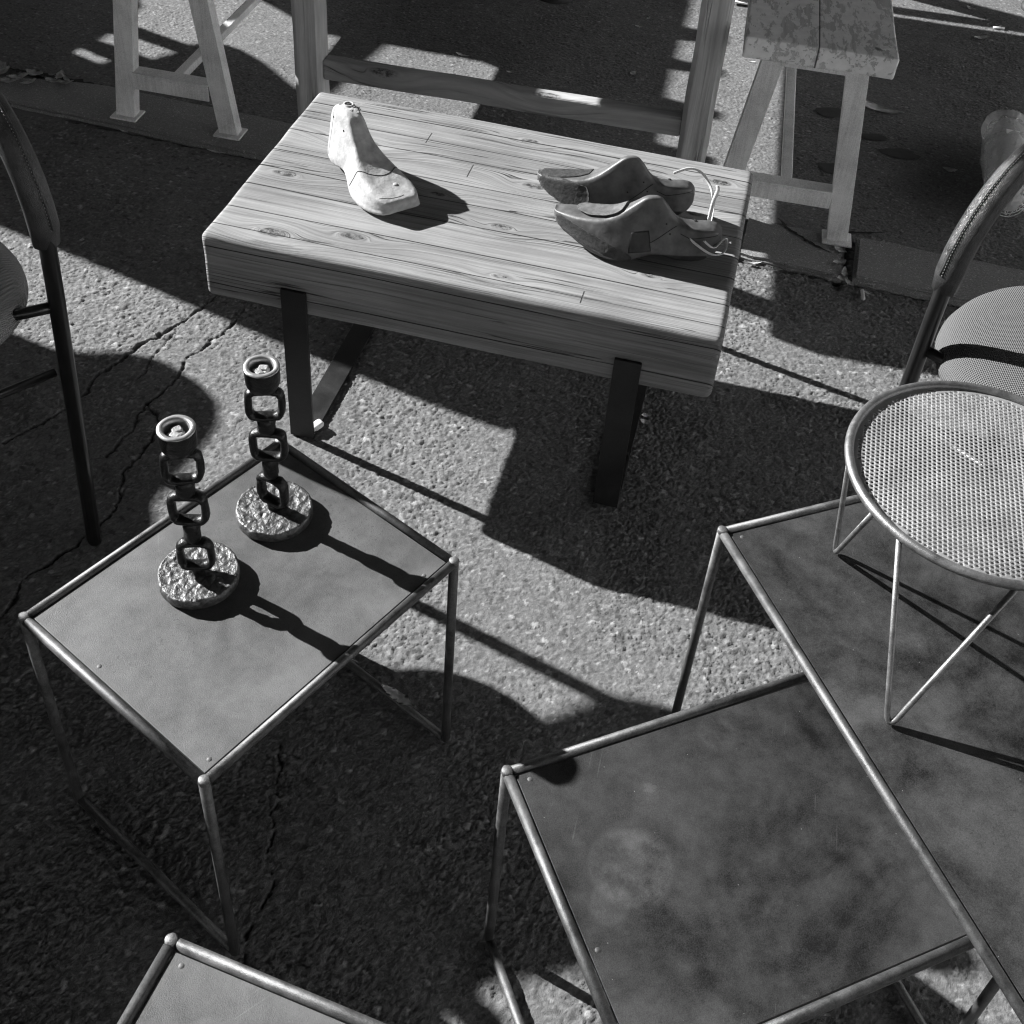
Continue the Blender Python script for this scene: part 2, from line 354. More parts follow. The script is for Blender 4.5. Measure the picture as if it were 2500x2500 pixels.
# ------------------------------------------------------------------ ground
KD = Vector((.985, -.2, 0)).normalized(); KN = Vector((.199, .98, 0)).normalized()
def kerbp(x, off): # point on kerb front line at x, moved back by off
    y = 2.128 - .2025*(x); return Vector((x, y, 0)) + KN*off
def h2(i, j, sd):
    v = np.sin(i*127.1+j*311.7+sd*74.7)*43758.5453
    return (v-np.floor(v))
def vnoise(x, y, sc_, sd, octv=3, g=.55):
    out = 0; amp = 1; tot = 0
    for o_ in range(octv):
        u, v = x*sc_, y*sc_; i, j = np.floor(u), np.floor(v); fu, fv = u-i, v-j
        fu = fu*fu*(3-2*fu); fv = fv*fv*(3-2*fv)
        a_ = h2(i, j, sd); b_ = h2(i+1, j, sd); c__ = h2(i, j+1, sd); d_ = h2(i+1, j+1, sd)
        out = out+amp*((a_*(1-fu)+b_*fu)*(1-fv)+(c__*(1-fu)+d_*fu)*fv); tot += amp; amp *= g; sc_ *= 2.03; sd += 7
    return out/tot
def cells(x, y, cell, sd, el=1.35):
    """jittered cells: distance to the border between two stones, and two random numbers per stone"""
    u, v = x/cell, y/cell*el; i, j = np.floor(u), np.floor(v)
    f1 = np.full(u.shape, 9., 'f8'); f2 = f1.copy(); id1 = np.zeros_like(u); id2 = np.zeros_like(u); cx = np.zeros_like(u); cy = np.zeros_like(u)
    for di in (-1, 0, 1):
        for dj in (-1, 0, 1):
            a_, b_ = i+di, j+dj; px, py = a_+h2(a_, b_, sd), b_+h2(a_, b_, sd+1)
            d = np.abs(u-px)**2.6+np.abs(v-py)**2.6; d = d**(1/2.6)
            n1 = d < f1; f2 = np.where(n1, f1, np.minimum(f2, d)); id1 = np.where(n1, a_, id1); id2 = np.where(n1, b_, id2); cx = np.where(n1, u-px, cx); cy = np.where(n1, v-py, cy); f1 = np.minimum(f1, d)
    return f2-f1, h2(id1, id2, sd+2), h2(id1, id2, sd+3), h2(id1, id2, sd+4), cx, cy
def smooth(x, a_, b_):
    t = np.clip((x-a_)/(b_-a_), 0, 1); return t*t*(3-2*t)
def asphalt_sheet(name, xs, ys, big, small, dens, amp, lo, keep, mat, z0=0., seed=3, cracks=()):
    nx_, ny_ = len(xs), len(ys); Xg, Yg = np.meshgrid(xs, ys)
    x, y = Xg.ravel(), Yg.ravel()
    near = (x > keep[0]) & (x < keep[1]) & (y > keep[2]) & (y < keep[3]); qx, qy = x[near], y[near]
    wx = qx+.0035*(vnoise(qx, qy, 150, seed, 2)-.5)*2; wy = qy+.0035*(vnoise(qx, qy, 150, seed+3, 2)-.5)*2
    rot = .45; rx, ry = wx*math.cos(rot)-wy*math.sin(rot), wx*math.sin(rot)+wy*math.cos(rot)
    e1, r1, r2, r3, cx, cy = cells(rx, ry, big, seed)
    e2, q1, q2, q3, dx, dy = cells(wx, wy, small, seed+20, 1.5)
    e3, t1, t2, t3, _, _ = cells(wx, wy, small*.5, seed+40, 1.2)
    dn = dens*(.55+.9*vnoise(qx, qy, 9, seed+60, 2)); isb = smooth(dn-r1, -.02, .02)
    top = .55+.45*r2+.5*cx*(r3-.5)+.5*cy*(q3-.5)
    hb = smooth(e1, .02, .16)*top
    hs = smooth(e2, .0, .20)*(.15+.75*q1+.6*dx*(q2-.5)); hs = np.where(q3 > .86, hs*.1, hs)
    hf = smooth(e3, 0, .3)*t1*.28
    h_ = np.maximum(hb*isb, (hs*.72+hf)*(1-isb*smooth(e1, .05, .2)))
    h_ = h_+.35*(vnoise(qx, qy, 60, seed+80, 3)-.5)+.5*(vnoise(qx, qy, 12, seed+90, 2)-.5)
    worn = smooth(vnoise(qx, qy, 5.5, seed+70, 3), .42, .62); h_ = h_*(1-.45*worn)+.55*.45*worn
    h_ = (h_-.85)*amp
    alb = lo*(.78+.5*np.clip(hs, 0, 1))*(.85+.3*t2)
    sb = lo*(.66+.80*r3**2); sb = np.where(r2 > .955, lo*1.9, sb); sb = np.where((r2 < .10), lo*.45, sb)
    alb = alb*(1-isb*smooth(e1, .03, .12))+sb*isb*smooth(e1, .03, .12)
    alb = np.where((q2 > .980) & (isb < .5), lo*1.9, alb)
    alb = alb*(.86+.28*vnoise(qx, qy, 2.2, seed+99, 3))*(.9+.2*vnoise(qx, qy, 30, seed+95, 2))
    for pts, w0, dep_ in cracks:
        L = []
        for p, q in zip(pts, pts[1:]):
            n = max(1, int(math.hypot(q[0]-p[0], q[1]-p[1])/.0025))
            for k in range(n): L.append((p[0]+(q[0]-p[0])*k/n, p[1]+(q[1]-p[1])*k/n))
        L = np.array(L); m_ = (qx > L[:, 0].min()-.03) & (qx < L[:, 0].max()+.03) & (qy > L[:, 1].min()-.03) & (qy < L[:, 1].max()+.03)
        ix = np.where(m_)[0]; d = np.full(len(ix), 9.); 
        jx = .016*(vnoise(qx[ix], qy[ix], 26, seed+7, 3)-.5)+.008*(vnoise(qx[ix], qy[ix], 95, seed+9, 2)-.5); jy = .016*(vnoise(qx[ix], qy[ix], 26, seed+11, 3)-.5)+.008*(vnoise(qx[ix], qy[ix], 95, seed+13, 2)-.5)
        ax_, ay_ = qx[ix]+jx, qy[ix]+jy
        for c0 in range(len(L)):
            d = np.minimum(d, np.hypot(ax_-L[c0, 0], ay_-L[c0, 1]))
        ww = w0*(.25+1.7*vnoise(qx[ix], qy[ix], 55, seed+5, 3)**1.5)
        c_ = 1-smooth(d, ww*.35, ww*1.2)
        h_[ix] = h_[ix]*(1-.4*c_)-dep_*c_; alb[ix] = alb[ix]*(1-.6*c_)
    fade = np.minimum.reduce([smooth(qx, keep[0], keep[0]+.05), 1-smooth(qx, keep[1]-.05, keep[1]), smooth(qy, keep[2], keep[2]+.05), 1-smooth(qy, keep[3]-.05, keep[3])])
    z = np.full(x.shape, z0-amp*.3); z[near] = z0+h_*fade-amp*.3*(1-fade); A = np.full(x.shape, lo); A[near] = alb
    me = bpy.data.meshes.new(name); me.vertices.add(len(x)); me.vertices.foreach_set('co', np.stack([x, y, z], 1).astype('f4').ravel())
    I = np.arange(nx_*ny_).reshape(ny_, nx_); Q = np.stack([I[:-1, :-1], I[:-1, 1:], I[1:, 1:], I[1:, :-1]], -1).reshape(-1, 4)
    me.loops.add(Q.size); me.loops.foreach_set('vertex_index', Q.ravel().astype('i4')); me.polygons.add(len(Q)); me.polygons.foreach_set('loop_start', np.arange(0, Q.size, 4).astype('i4'))
    try: me.polygons.foreach_set('loop_total', np.full(len(Q), 4, 'i4'))
    except Exception: pass
    me.update(calc_edges=True)
    at = me.attributes.new('stone', 'FLOAT', 'POINT'); at.data.foreach_set('value', A.astype('f4'))
    me.materials.append(mat); o = bpy.data.objects.new(name, me); COL.objects.link(o)
    return struct(o)
def mat_stone(name, spec=.25):
    k = NM(name); o = k.tc.outputs['Object']; at = k.n.new('ShaderNodeAttribute'); at.attribute_name = 'stone'
    f = k.noise(o, 800, 3, .7); g = k.noise(o, 260, 3, .6)
    k.bump(k.m_('ADD', f, k.m_('MULTIPLY', g, .8)), .0009)
    return k.out(k.m_('MULTIPLY', at.outputs['Fac'], k.mapr(k.m_('ADD', f, g), .7, 1.3, .78, 1.22)), .8, 0, spec)
M['road'] = mat_stone('coarse_asphalt_stones'); M['pave'] = mat_stone('fine_asphalt_stones')
CR = [([kerbp(x_, .0).to_tuple()[:2] for x_ in (-1.6, -.7, -.2, .3, .62)], .008, .004), ([kerbp(x_, .001).to_tuple()[:2] for x_ in (.60, .9, 1.5)], .005, .004),
      ([(.60, 1.99), (.622, 2.06), (.63, 2.15)], .014, .006),
      ([(-.595, 1.77), (-.64, 1.68), (-.70, 1.60), (-.735, 1.53), (-.75, 1.45), (-.79, 1.39), (-.83, 1.34)], .0030, .006),
      ([(-.54, 1.74), (-.56, 1.66), (-.60, 1.59), (-.61, 1.52), (-.635, 1.46), (-.64, 1.40), (-.66, 1.33)], .0026, .005),
      ([(-.64, 1.70), (-.648, 1.64), (-.66, 1.58), (-.67, 1.52)], .0018, .004),
      ([(-.635, 1.46), (-.60, 1.42), (-.605, 1.36), (-.62, 1.30), (-.61, 1.22), (-.64, 1.15), (-.69, 1.08), (-.70, 1.0), (-.74, .93)], .0030, .006),
      ([(-.27, .86), (-.265, .80), (-.255, .74), (-.255, .70), (-.24, .67), (-.255, .62), (-.26, .56)], .0018, .004)]
DX = .0023
asphalt_sheet('road', [-60, -20, -6, -2.5]+list(np.arange(-1.45, 1.25, DX))+[2.5, 6, 20, 60], [-60, -20, -6, -1, .2]+list(np.arange(.44, 2.36, DX))+[2.6, 4, 10, 60], .0088, .0043, .32, .0033, .158, (-1.44, 1.24, .45, 2.35), M['road'], 0, 3, CR)
Yk = list(np.arange(.158, 1.75, .0027))
xs_ = [-60, -20, -6, -2.5]+list(np.arange(-1.7, 1.6, .0027))+[2.5, 6, 20, 60]; sh = asphalt_sheet('pavement', xs_, [0.0]+Yk+[2.5, 6, 20, 58], .0066, .0038, .22, .0024, .155, (-1.69, 1.59, -1, 1.9), M['pave'], .0045, 23)
vco = np.empty(len(sh.data.vertices)*3, 'f4'); sh.data.vertices.foreach_get('co', vco); vco = vco.reshape(-1, 3); vco[:, 1] += 2.128-.2065*np.clip(vco[:, 0], -60, 60)+.006*np.sin(vco[:, 0]*23.)*(vco[:, 1] < .3); vco[:, 1] = np.where(np.isclose(vco[:, 1]-(2.128-.2065*vco[:, 0]), 0, atol=.02), vco[:, 1]+.15, vco[:, 1])
sh.data.vertices.foreach_set('co', vco.ravel()); sh.data.update()
# kerb stones: worn slabs almost level with the road, one broken at its corner
bm = NB()
segs = [(-6, -4.0), (-3.99, -2.4), (-2.39, -1.34), (-1.325, .395), (.40, .612), (.632, 1.8), (1.81, 3.4), (3.41, 6)]
for i, (x0, x1) in enumerate(segs):
    n = max(4, int((x1-x0)/.025)); fr = []; bk = []
    for j in range(n+1):
        xx = x0+(x1-x0)*j/n
        q = .006*mn.noise(Vector((xx*9, 1.3, 0))) + .004*mn.noise(Vector((xx*40, 4.3, 0)))
        dn = .0
        if i == 4: dn = .014*abs(mn.noise(Vector((xx*14, 9, 0))))
        fr.append(kerbp(xx, .004+q+dn)); 
        bq = .158 if not (-1.34 < x0 < -1.3 and xx < -1.10) else .158-.05*max(0, (-1.10-xx)/.22)
        bk.append(kerbp(xx, bq + .005*mn.noise(Vector((xx*12, 7, 0)))))
    h = [.016, .014, .024, .013, .009, .018, .014, .016][i]
    pts = [(p.x, p.y) for p in fr] + [(p.x, p.y) for p in bk[::-1]]
    b2 = NB(); poly(b2, pts, -.02, h)
    top = [f for f in b2.faces if f.normal.z > .9]
    es = [e for f in top for e in f.edges]
    bmesh.ops.bevel(b2, geom=es, offset=.006, segments=2, affect='EDGES')
    me = bpy.data.meshes.new('tmp'); b2.to_mesh(me); b2.free(); bm.from_mesh(me); bpy.data.meshes.remove(me)
struct(mobj('kerb', bm, M['kerb']))
# dark gap in front of and behind the kerb, and the cracks in the road
def crackline(bm, pts, w0, z=.0012, jag=.004, step=.006):
    P = [Vector((p[0], p[1], 0)) for p in pts]; line = []
    for a, b in zip(P, P[1:]):
        n = max(1, int((b-a).length/step))
        for i in range(n): line.append(a.lerp(b, i/n))
    line.append(P[-1]); L = []; Rr = []
    for i, p in enumerate(line):
        t = (line[min(i+1, len(line)-1)]-line[max(i-1, 0)]).normalized(); nn = Vector((-t.y, t.x, 0))
        q = p + nn*jag*(mn.noise(Vector((p.x*60, p.y*60, 2)))*1.2 + mn.noise(Vector((p.x*180, p.y*180, 5)))*.8)
        ww = w0*(.35+1.1*abs(mn.noise(Vector((p.x*90, p.y*90, 8)))))*min(1, (i+1)/6, (len(line)-i)/6)
        L.append(bm.verts.new((q+nn*ww).to_tuple()[:2]+(z,))); Rr.append(bm.verts.new((q-nn*ww).to_tuple()[:2]+(z,)))
    for i in range(len(L)-1): bm.faces.new((Rr[i], Rr[i+1], L[i+1], L[i]))
bm = NB()
crackline(bm, [(.50, 2.205), (.515, 2.17), (.56, 2.12), (.60, 2.09)], .006, .0105, .003)
crackline(bm, [(.63, 2.175), (.68, 2.185), (.73, 2.19)], .006, .0065, .003)
crackline(bm, [(-1.30, 2.545), (-1.2, 2.53), (-1.12, 2.515), (-1.05, 2.50)], .011, .0065, .008)
struct(mobj('road_crack', bm, M['crack']))
bm = NB()
for (sx, sy, sr) in ((.690, 2.722, .045), (.716, 2.635, .026), (.775, 2.615, .030), (.824, 2.546, .042), (.655, 2.448, .040)):
    vv = []
    for j in range(48):
        a_ = 2*math.pi*j/48; q = 1+.30*mn.noise(Vector((math.cos(a_)*1.5+sx*9, math.sin(a_)*1.5, 0)))+.22*mn.noise(Vector((math.cos(a_)*5+sx*9, math.sin(a_)*5, 3)))
        vv.append(bm.verts.new((sx+sr*q*math.cos(a_), sy+sr*.6*q*math.sin(a_), .0056)))
    bm.faces.new(vv)
struct(mobj('oil_stain', bm, M['stain']))

# ------------------------------------------------------------------ nesting steel tables
def steel_table(label, corner, yaw, wd, dp, H, mat, group='tubular steel nesting tables', rail='d'):
    """corner post at the origin; width along local +x, depth along local -y (dp>0) ; sled rails run along depth ('d') or width"""
    t = thing('steel_side_table', label, 'side table', (corner[0], corner[1], 0), yaw, group)
    r = .0056; z = H-.005
    P = [(0, 0), (wd, 0), (wd, -dp), (0, -dp)]
    for i, (x, y) in enumerate(P):
        bm = NB(); tube(bm, [(x, y, .006), (x, y, H-.001)], r, 14)
        leg = mobj('leg', bm, M['tube'], t)
        bm = NB(); lathe(bm, [(0, .0014), (r*.86, .0013), (r*1.0, .0005), (r*1.03, -.0035), (r*.98, -.0042)], 20, (x, y, H-.0005), .14)
        mobj('weld_cap', bm, M['weld'], leg, True)
    for a, b in ((0, 1), (1, 2), (2, 3), (3, 0)):
        A = Vector((*P[a], z)); B = Vector((*P[b], z)); d = (B-A).normalized()*r*.8
        bm = NB(); tube(bm, [A+d, (A+B)/2, B-d], r*.95, 14); mobj('top_rail', bm, M['tube'], t)
    bm = NB(); g = r*1.12; s = 1 if dp > 0 else -1
    x0, x1, y0, y1 = g, wd-g, -s*g, -dp+s*g
    box(bm, ((x0+x1)/2, (y0+y1)/2, H-.0055), (abs(x1-x0), abs(y1-y0), .004), .0006)
    tp = mobj('top_plate', bm, mat, t)
    for (x, y) in [(x0+.012, y0-s*.008), (x1-.03, y0-s*.006), (x0+.008, y1+s*.10), (x1-.006, y1+s*.06)]:
        bm = NB(); lathe(bm, [(0, .0007), (.0018, .0006), (.0028, 0)], 10, (x, y, H-.0036)); mobj('spot_weld', bm, M['t1'], tp, True)
    if rail == 'd': rr = ((0, 3), (1, 2))
    else: rr = ((0, 1), (3, 2))
    for a, b in rr:
        A = Vector((*P[a], r)); B = Vector((*P[b], r)); d = (B-A).normalized()*r*.8
        bm = NB(); tube(bm, [A+d, (A+B)/2, B-d], r*.95, 14); mobj('floor_rail', bm, M['tube'], t)
    return t
# corner F of the first table: width runs F->R, depth runs F->L
steel_table('rubbed grey steel table carrying the two iron candlesticks', (-.2666, .5937), .962, .3531, -.2827, .360, M['t1'])
steel_table('dark low steel table slid half under the larger steel table', (.0143, .6346), .4401, .42, .2885, .357, M['t2b'])
steel_table('dark larger steel table with the perforated round stool standing on it', (.2343, .9357), .4121, .46, .66, .395, M['t2'], rail='w')
steel_table('rubbed grey steel table cut off at the bottom edge of the photo', (-.2543, .4485), -.2755, .3531, .2827, .360, M['t1'])

# ------------------------------------------------------------------ coffee table
CT = thing('coffee_table', 'thick weathered wood block table on black steel legs with three shoe lasts on top', 'coffee table', (-.5071, 1.4487, 0), -.1753)
LW, LD, LH, LT = .7831, .4822, .3666, .1142
kn = ((.10, .04, .018), (.215, .070, .014), (.055, .20, .015), (.14, .335, .017), (.44, .30, .013), (.62, .395, .016), (.40, .44, .010), (.70, .31, .010), (.42, .17, .012), (.73, .42, .014), (.66, .12, .010), (.30, .225, .009), (.45, .045, .009))
M['block'] = mat_wood('weathered_block', .17, .31, tuple((a, b+.33, c) for a, b, c in kn), .058, .8, 'x', 1.0, .0010, ((.235, .70, .735), (.575, .35, .38), (.33, .62, .66)))
bm = NB(); nx, ny, nz = 90, 44, 14
def blockp(u, v, w_):
    x = u*LW; y = v*LD; z = LH-LT+w_*LT
    # wavy hand-worn edges
    x += .0020*mn.noise(Vector((y*14, z*14, u*3)))*(1 if u in (0, 1) else .0); y += .0025*mn.noise(Vector((x*7, z*9, v*3+5)))*(1 if v in (0, 1) else 0)
    z += .0016*mn.noise(Vector((x*8, y*22, 9)))*(1 if w_ in (0, 1) else 0)
    return Vector((x, y, z))
rr_ = .011
def ticks(L, n):
    e = [rr_*q for q in (0, .18, .36, .56, .78, 1.0)]
    return e+[rr_+(L-2*rr_)*i/n for i in range(1, n)]+[L-q for q in e[::-1]]
tx, ty, tz = ticks(LW, 60), ticks(LD, 36), ticks(LT, 8)
b0 = NB(); vc = {}
def bv(x, y, z):
    key = (round(x, 6), round(y, 6), round(z, 6))
    if key not in vc:
        p = Vector((x, y, z)); q = Vector((min(max(x, rr_), LW-rr_), min(max(y, rr_), LD-rr_), min(max(z, rr_), LT-rr_))); d = p-q
        if d.length > 1e-7 and sum(abs(c) > 1e-7 for c in d) > 1: p = q+d.normalized()*max(abs(c) for c in d)*1.0
        wn = 1+.8*mn.noise(Vector((x*9, y*9, z*9)))
        p += Vector((.0014*mn.noise(Vector((y*16, z*20, x*2))), .0022*mn.noise(Vector((x*7, z*12, y*2+3))), .0018*mn.noise(Vector((x*5, y*18, 4)))))
        p.z += LH-LT; vc[key] = b0.verts.new(p)
    return vc[key]
def face(u, v, fn):
    for a_, b_ in zip(u, u[1:]):
        for c__, d_ in zip(v, v[1:]):
            b0.faces.new((fn(a_, c__), fn(b_, c__), fn(b_, d_), fn(a_, d_)))
face(tx, ty, lambda a_, b_: bv(a_, b_, LT)); face(tx, ty, lambda a_, b_: bv(a_, b_, 0))
face(tx, tz, lambda a_, b_: bv(a_, 0, b_)); face(tx, tz, lambda a_, b_: bv(a_, LD, b_))
face(ty, tz, lambda a_, b_: bv(0, a_, b_)); face(ty, tz, lambda a_, b_: bv(LW, a_, b_))
bmesh.ops.recalc_face_normals(b0, faces=b0.faces[:])
top = mobj('table_top', b0, M['block'], CT, True)
def U_leg(s):
    th, wdt = .006, .040
    f = -th/2-.001; b = LD+th/2+.001; zt = .300
    bm = NB(); box(bm, (s, f, zt/2), (wdt, th, zt), .0008); l = mobj('leg', bm, M['bar'], CT)
    bm = NB(); box(bm, (s, b, zt/2), (wdt, th, zt), .0008); mobj('leg', bm, M['bar'], CT)
    bm = NB(); box(bm, (s, LD/2, th/2), (wdt, LD+.002-.0004, th), .0008); mobj('floor_bar', bm, M['bar'], CT)
U_leg(.146); U_leg(.657)

# ------------------------------------------------------------------ shoe lasts
from mathutils.bvhtree import BVHTree
TZ = .3672
TS = [0, .02, .06, .12, .2, .29, .36, .43, .5, .6, .7, .8, .88, .95, .985, 1]
def last_bm(L, Hh, Wd, zt, zb, wb, tw, skew):
    prof = [(0, 0), (.0, .58), (.025, .90), (.12, 1.0), (.27, .95), (.45, None), (.65, None), (.85, None), (.96, None), (1.0, None), (1.0, 0)]
    bm = NB(); rings = []
    for i, t in enumerate(TS):
        x = t*L; z0 = zb[i]; z1 = max(z0+.006, zt[i]*Hh); hw = wb[i]*Wd/2; top = tw[i]; ring = []; half = []
        for u, fw in prof:
            if fw is None:
                q = (u-.27)/(.96-.27); fw = .95*(1-q)+top*q if u < .96 else (top*.95 if u < .99 else top*.6)
            half.append((u, fw))
        yo = skew*math.sin(math.pi*t)*L
        for u, fw in half: ring.append(bm.verts.new((x, yo+hw*fw, z0+(z1-z0)*u)))
        for u, fw in half[-2:0:-1]: ring.append(bm.verts.new((x, yo-hw*fw, z0+(z1-z0)*u)))
        rings.append(ring)
    n = len(rings[0])
    for A, B in zip(rings, rings[1:]):
        for k in range(n): bm.faces.new((A[k], B[k], B[(k+1) % n], A[(k+1) % n]))
    bm.faces.new(rings[0]); bm.faces.new(rings[-1][::-1])
    bmesh.ops.recalc_face_normals(bm, faces=bm.faces[:])
    for _ in range(2):          # smooth the loft so that other pieces can be laid on the final surface
        bmesh.ops.subdivide_edges(bm, edges=bm.edges[:], cuts=1, use_grid_fill=True, smooth=1.0)
        for _k in range(1): bmesh.ops.smooth_vert(bm, verts=bm.verts[:], factor=.5, use_axis_x=True, use_axis_y=True, use_axis_z=True)
    return bm
def place_last(label, heel, toe, mat, **kw):
    d = Vector(toe)-Vector(heel); L = d.length
    t = thing('shoe_last', label, 'shoe last', (heel[0], heel[1], TZ), math.atan2(d.y, d.x))
    b = last_bm(L, **kw); tree = BVHTree.FromBMesh(b)
    zmin = min(v.co.z for v in b.verts)
    o = mobj('foot_form', b, mat, t, True); t.location.z = TZ-zmin
    return t, L, tree
def groove(tree, pts, dirn, r, parent, mat, name='groove', sink=-.0001, seg=6):
    out = []
    dirn = Vector(dirn).normalized()
    P = [Vector(p) for p in pts]
    for a, b in zip(P, P[1:]):
        for k in range(8):
            q = a.lerp(b, k/8); h = tree.ray_cast(q-dirn*.3, dirn)
            if h[0] is not None: out.append(h[0]-dirn*sink)
    if len(out) > 2:
        bm = NB(); tube(bm, out, r, seg); return mobj(name, bm, mat, parent, True)
def patch(tree, quad, dirn, th, parent, mat, name, n=14, lift=.0008, wav=.0, rnd_=.20):
    """sheet laid on the surface: quad = 4 edge polylines reduced to corner points + mid bulges (in 3D, any depth), projected along dirn"""
    dirn = Vector(dirn).normalized(); bm = NB(); G = []
    a, b, c, d = [Vector(p) for p in quad]
    for i in range(n+1):
        row = []
        for j in range(n+1):
            u, v = i/n, j/n
            # round the outline off a little
            uu = u-.5; vv = v-.5; k = 1-rnd_*(uu*uu*vv*vv*16)**.8
            u = .5+uu*k; v = .5+vv*k
            q = (a*(1-u)+b*u)*(1-v)+(d*(1-u)+c*u)*v
            h = tree.ray_cast(q-dirn*.3, dirn)
            if h[0] is None: row.append(None); continue
            nn = h[1] if h[1].dot(dirn) < 0 else -h[1]
            row.append(bm.verts.new(h[0]+nn*(lift+wav*(.5+.5*mn.noise(h[0]*90)))))
        G.append(row)
    for i in range(n):
        for j in range(n):
            f = [G[i][j], G[i+1][j], G[i+1][j+1], G[i][j+1]]
            if all(f): bm.faces.new(f)
    bmesh.ops.solidify(bm, geom=bm.faces[:], thickness=-th)
    bmesh.ops.recalc_face_normals(bm, faces=bm.faces[:])
    return mobj(name, bm, mat, parent, True)
# the white one: broad blunt toe towards the camera, tall ankle cone
t, L, tr = place_last('white painted wooden shoe last standing alone with its toe towards the camera', (-.346, 1.712), (-.216, 1.544), M['white'],
    Hh=.106, Wd=.088, skew=-.03,
    zt=[.42, .66, .90, .985, 1.0, .985, .90, .74, .62, .49, .41, .35, .31, .28, .25, .19],
    zb=[.024, .014, .009, .006, .007, .012, .015, .013, .008, .002, 0, .001, .003, .006, .009, .013],
    wb=[.22, .46, .60, .68, .70, .68, .66, .70, .80, .96, 1.02, 1.02, .95, .80, .66, .46],
    tw=[.9, .72, .60, .54, .50, .48, .50, .54, .60, .68, .74, .80, .84, .86, .86, .9])
groove(tr, [(L*(.56+.16*(1-(q/8)**2)), .045*q/8, 0) for q in range(-8, 9)], (0, 0, -1), .0007, t, M['holed'], 'toe_joint')
groove(tr, [(L*.115, -.05, z) for z in (.02, .05, .08, .104)], (0, 1, 0), .0005, t, M['chip'], 'saw_line')
groove(tr, [(L*(.945-.05*(q/6)**2), .034*q/6-.004, 0) for q in range(-5, 3)], (0, 0, -1), .0006, t, M['chip'], 'worn_toe_edge')
h = tr.ray_cast(Vector((L*.17, 0, .3)), Vector((0, 0, -1)))[0]
bm = NB(); lathe(bm, [(.0052, .0002), (.0060, .0018), (.0082, .0020), (.0100, -.002)], 18, tuple(h)); ring = mobj('socket_ring', bm, M['white'], t, True)
bm = NB(); lathe(bm, [(0, .0006), (.0056, .0008), (.0058, -.001)], 16, tuple(h)); mobj('socket_hole', bm, M['holed'], ring, True)
for (fx, fy, sz) in ((.06, .004, .004), (.10, -.006, .003), (.235, .010, .005), (.25, -.004, .004), (.09, .009, .003), (.20, .011, .005), (.22, .002, .004), (.04, .0, .003), (.285, .003, .004), (.13, -.009, .004)):
    q = tr.ray_cast(Vector((L*fx, fy, .3)), Vector((0, 0, -1)))[0]
    if q is None: continue
    bm = NB(); box(bm, (q.x, q.y, q.z-.0004), (sz*1.6, sz, .0022), .0006, rz=fx*9); mobj('chipped_edge', bm, M['chip'], t)
q = tr.ray_cast(Vector((L*.82, .006, .3)), Vector((0, 0, -1)))[0]
bm = NB(); lathe(bm, [(0, .0007), (.0030, .0006), (.0044, -.0004)], 14, tuple(q)); mobj('nail_head', bm, M['white'], t, True)
for fx, z in ((.12, .085), (.30, .080)):
    q = tr.ray_cast(Vector((L*fx, -.2, z)), Vector((0, 1, 0)))[0]
    if q is not None:
        bm = NB(); lathe(bm, [(0, .0006), (.0019, .0005), (.0021, -.001)], 10); mobj('peg_hole', bm, M['holed'], t, True, tuple(q), (R(90), 0, 0))
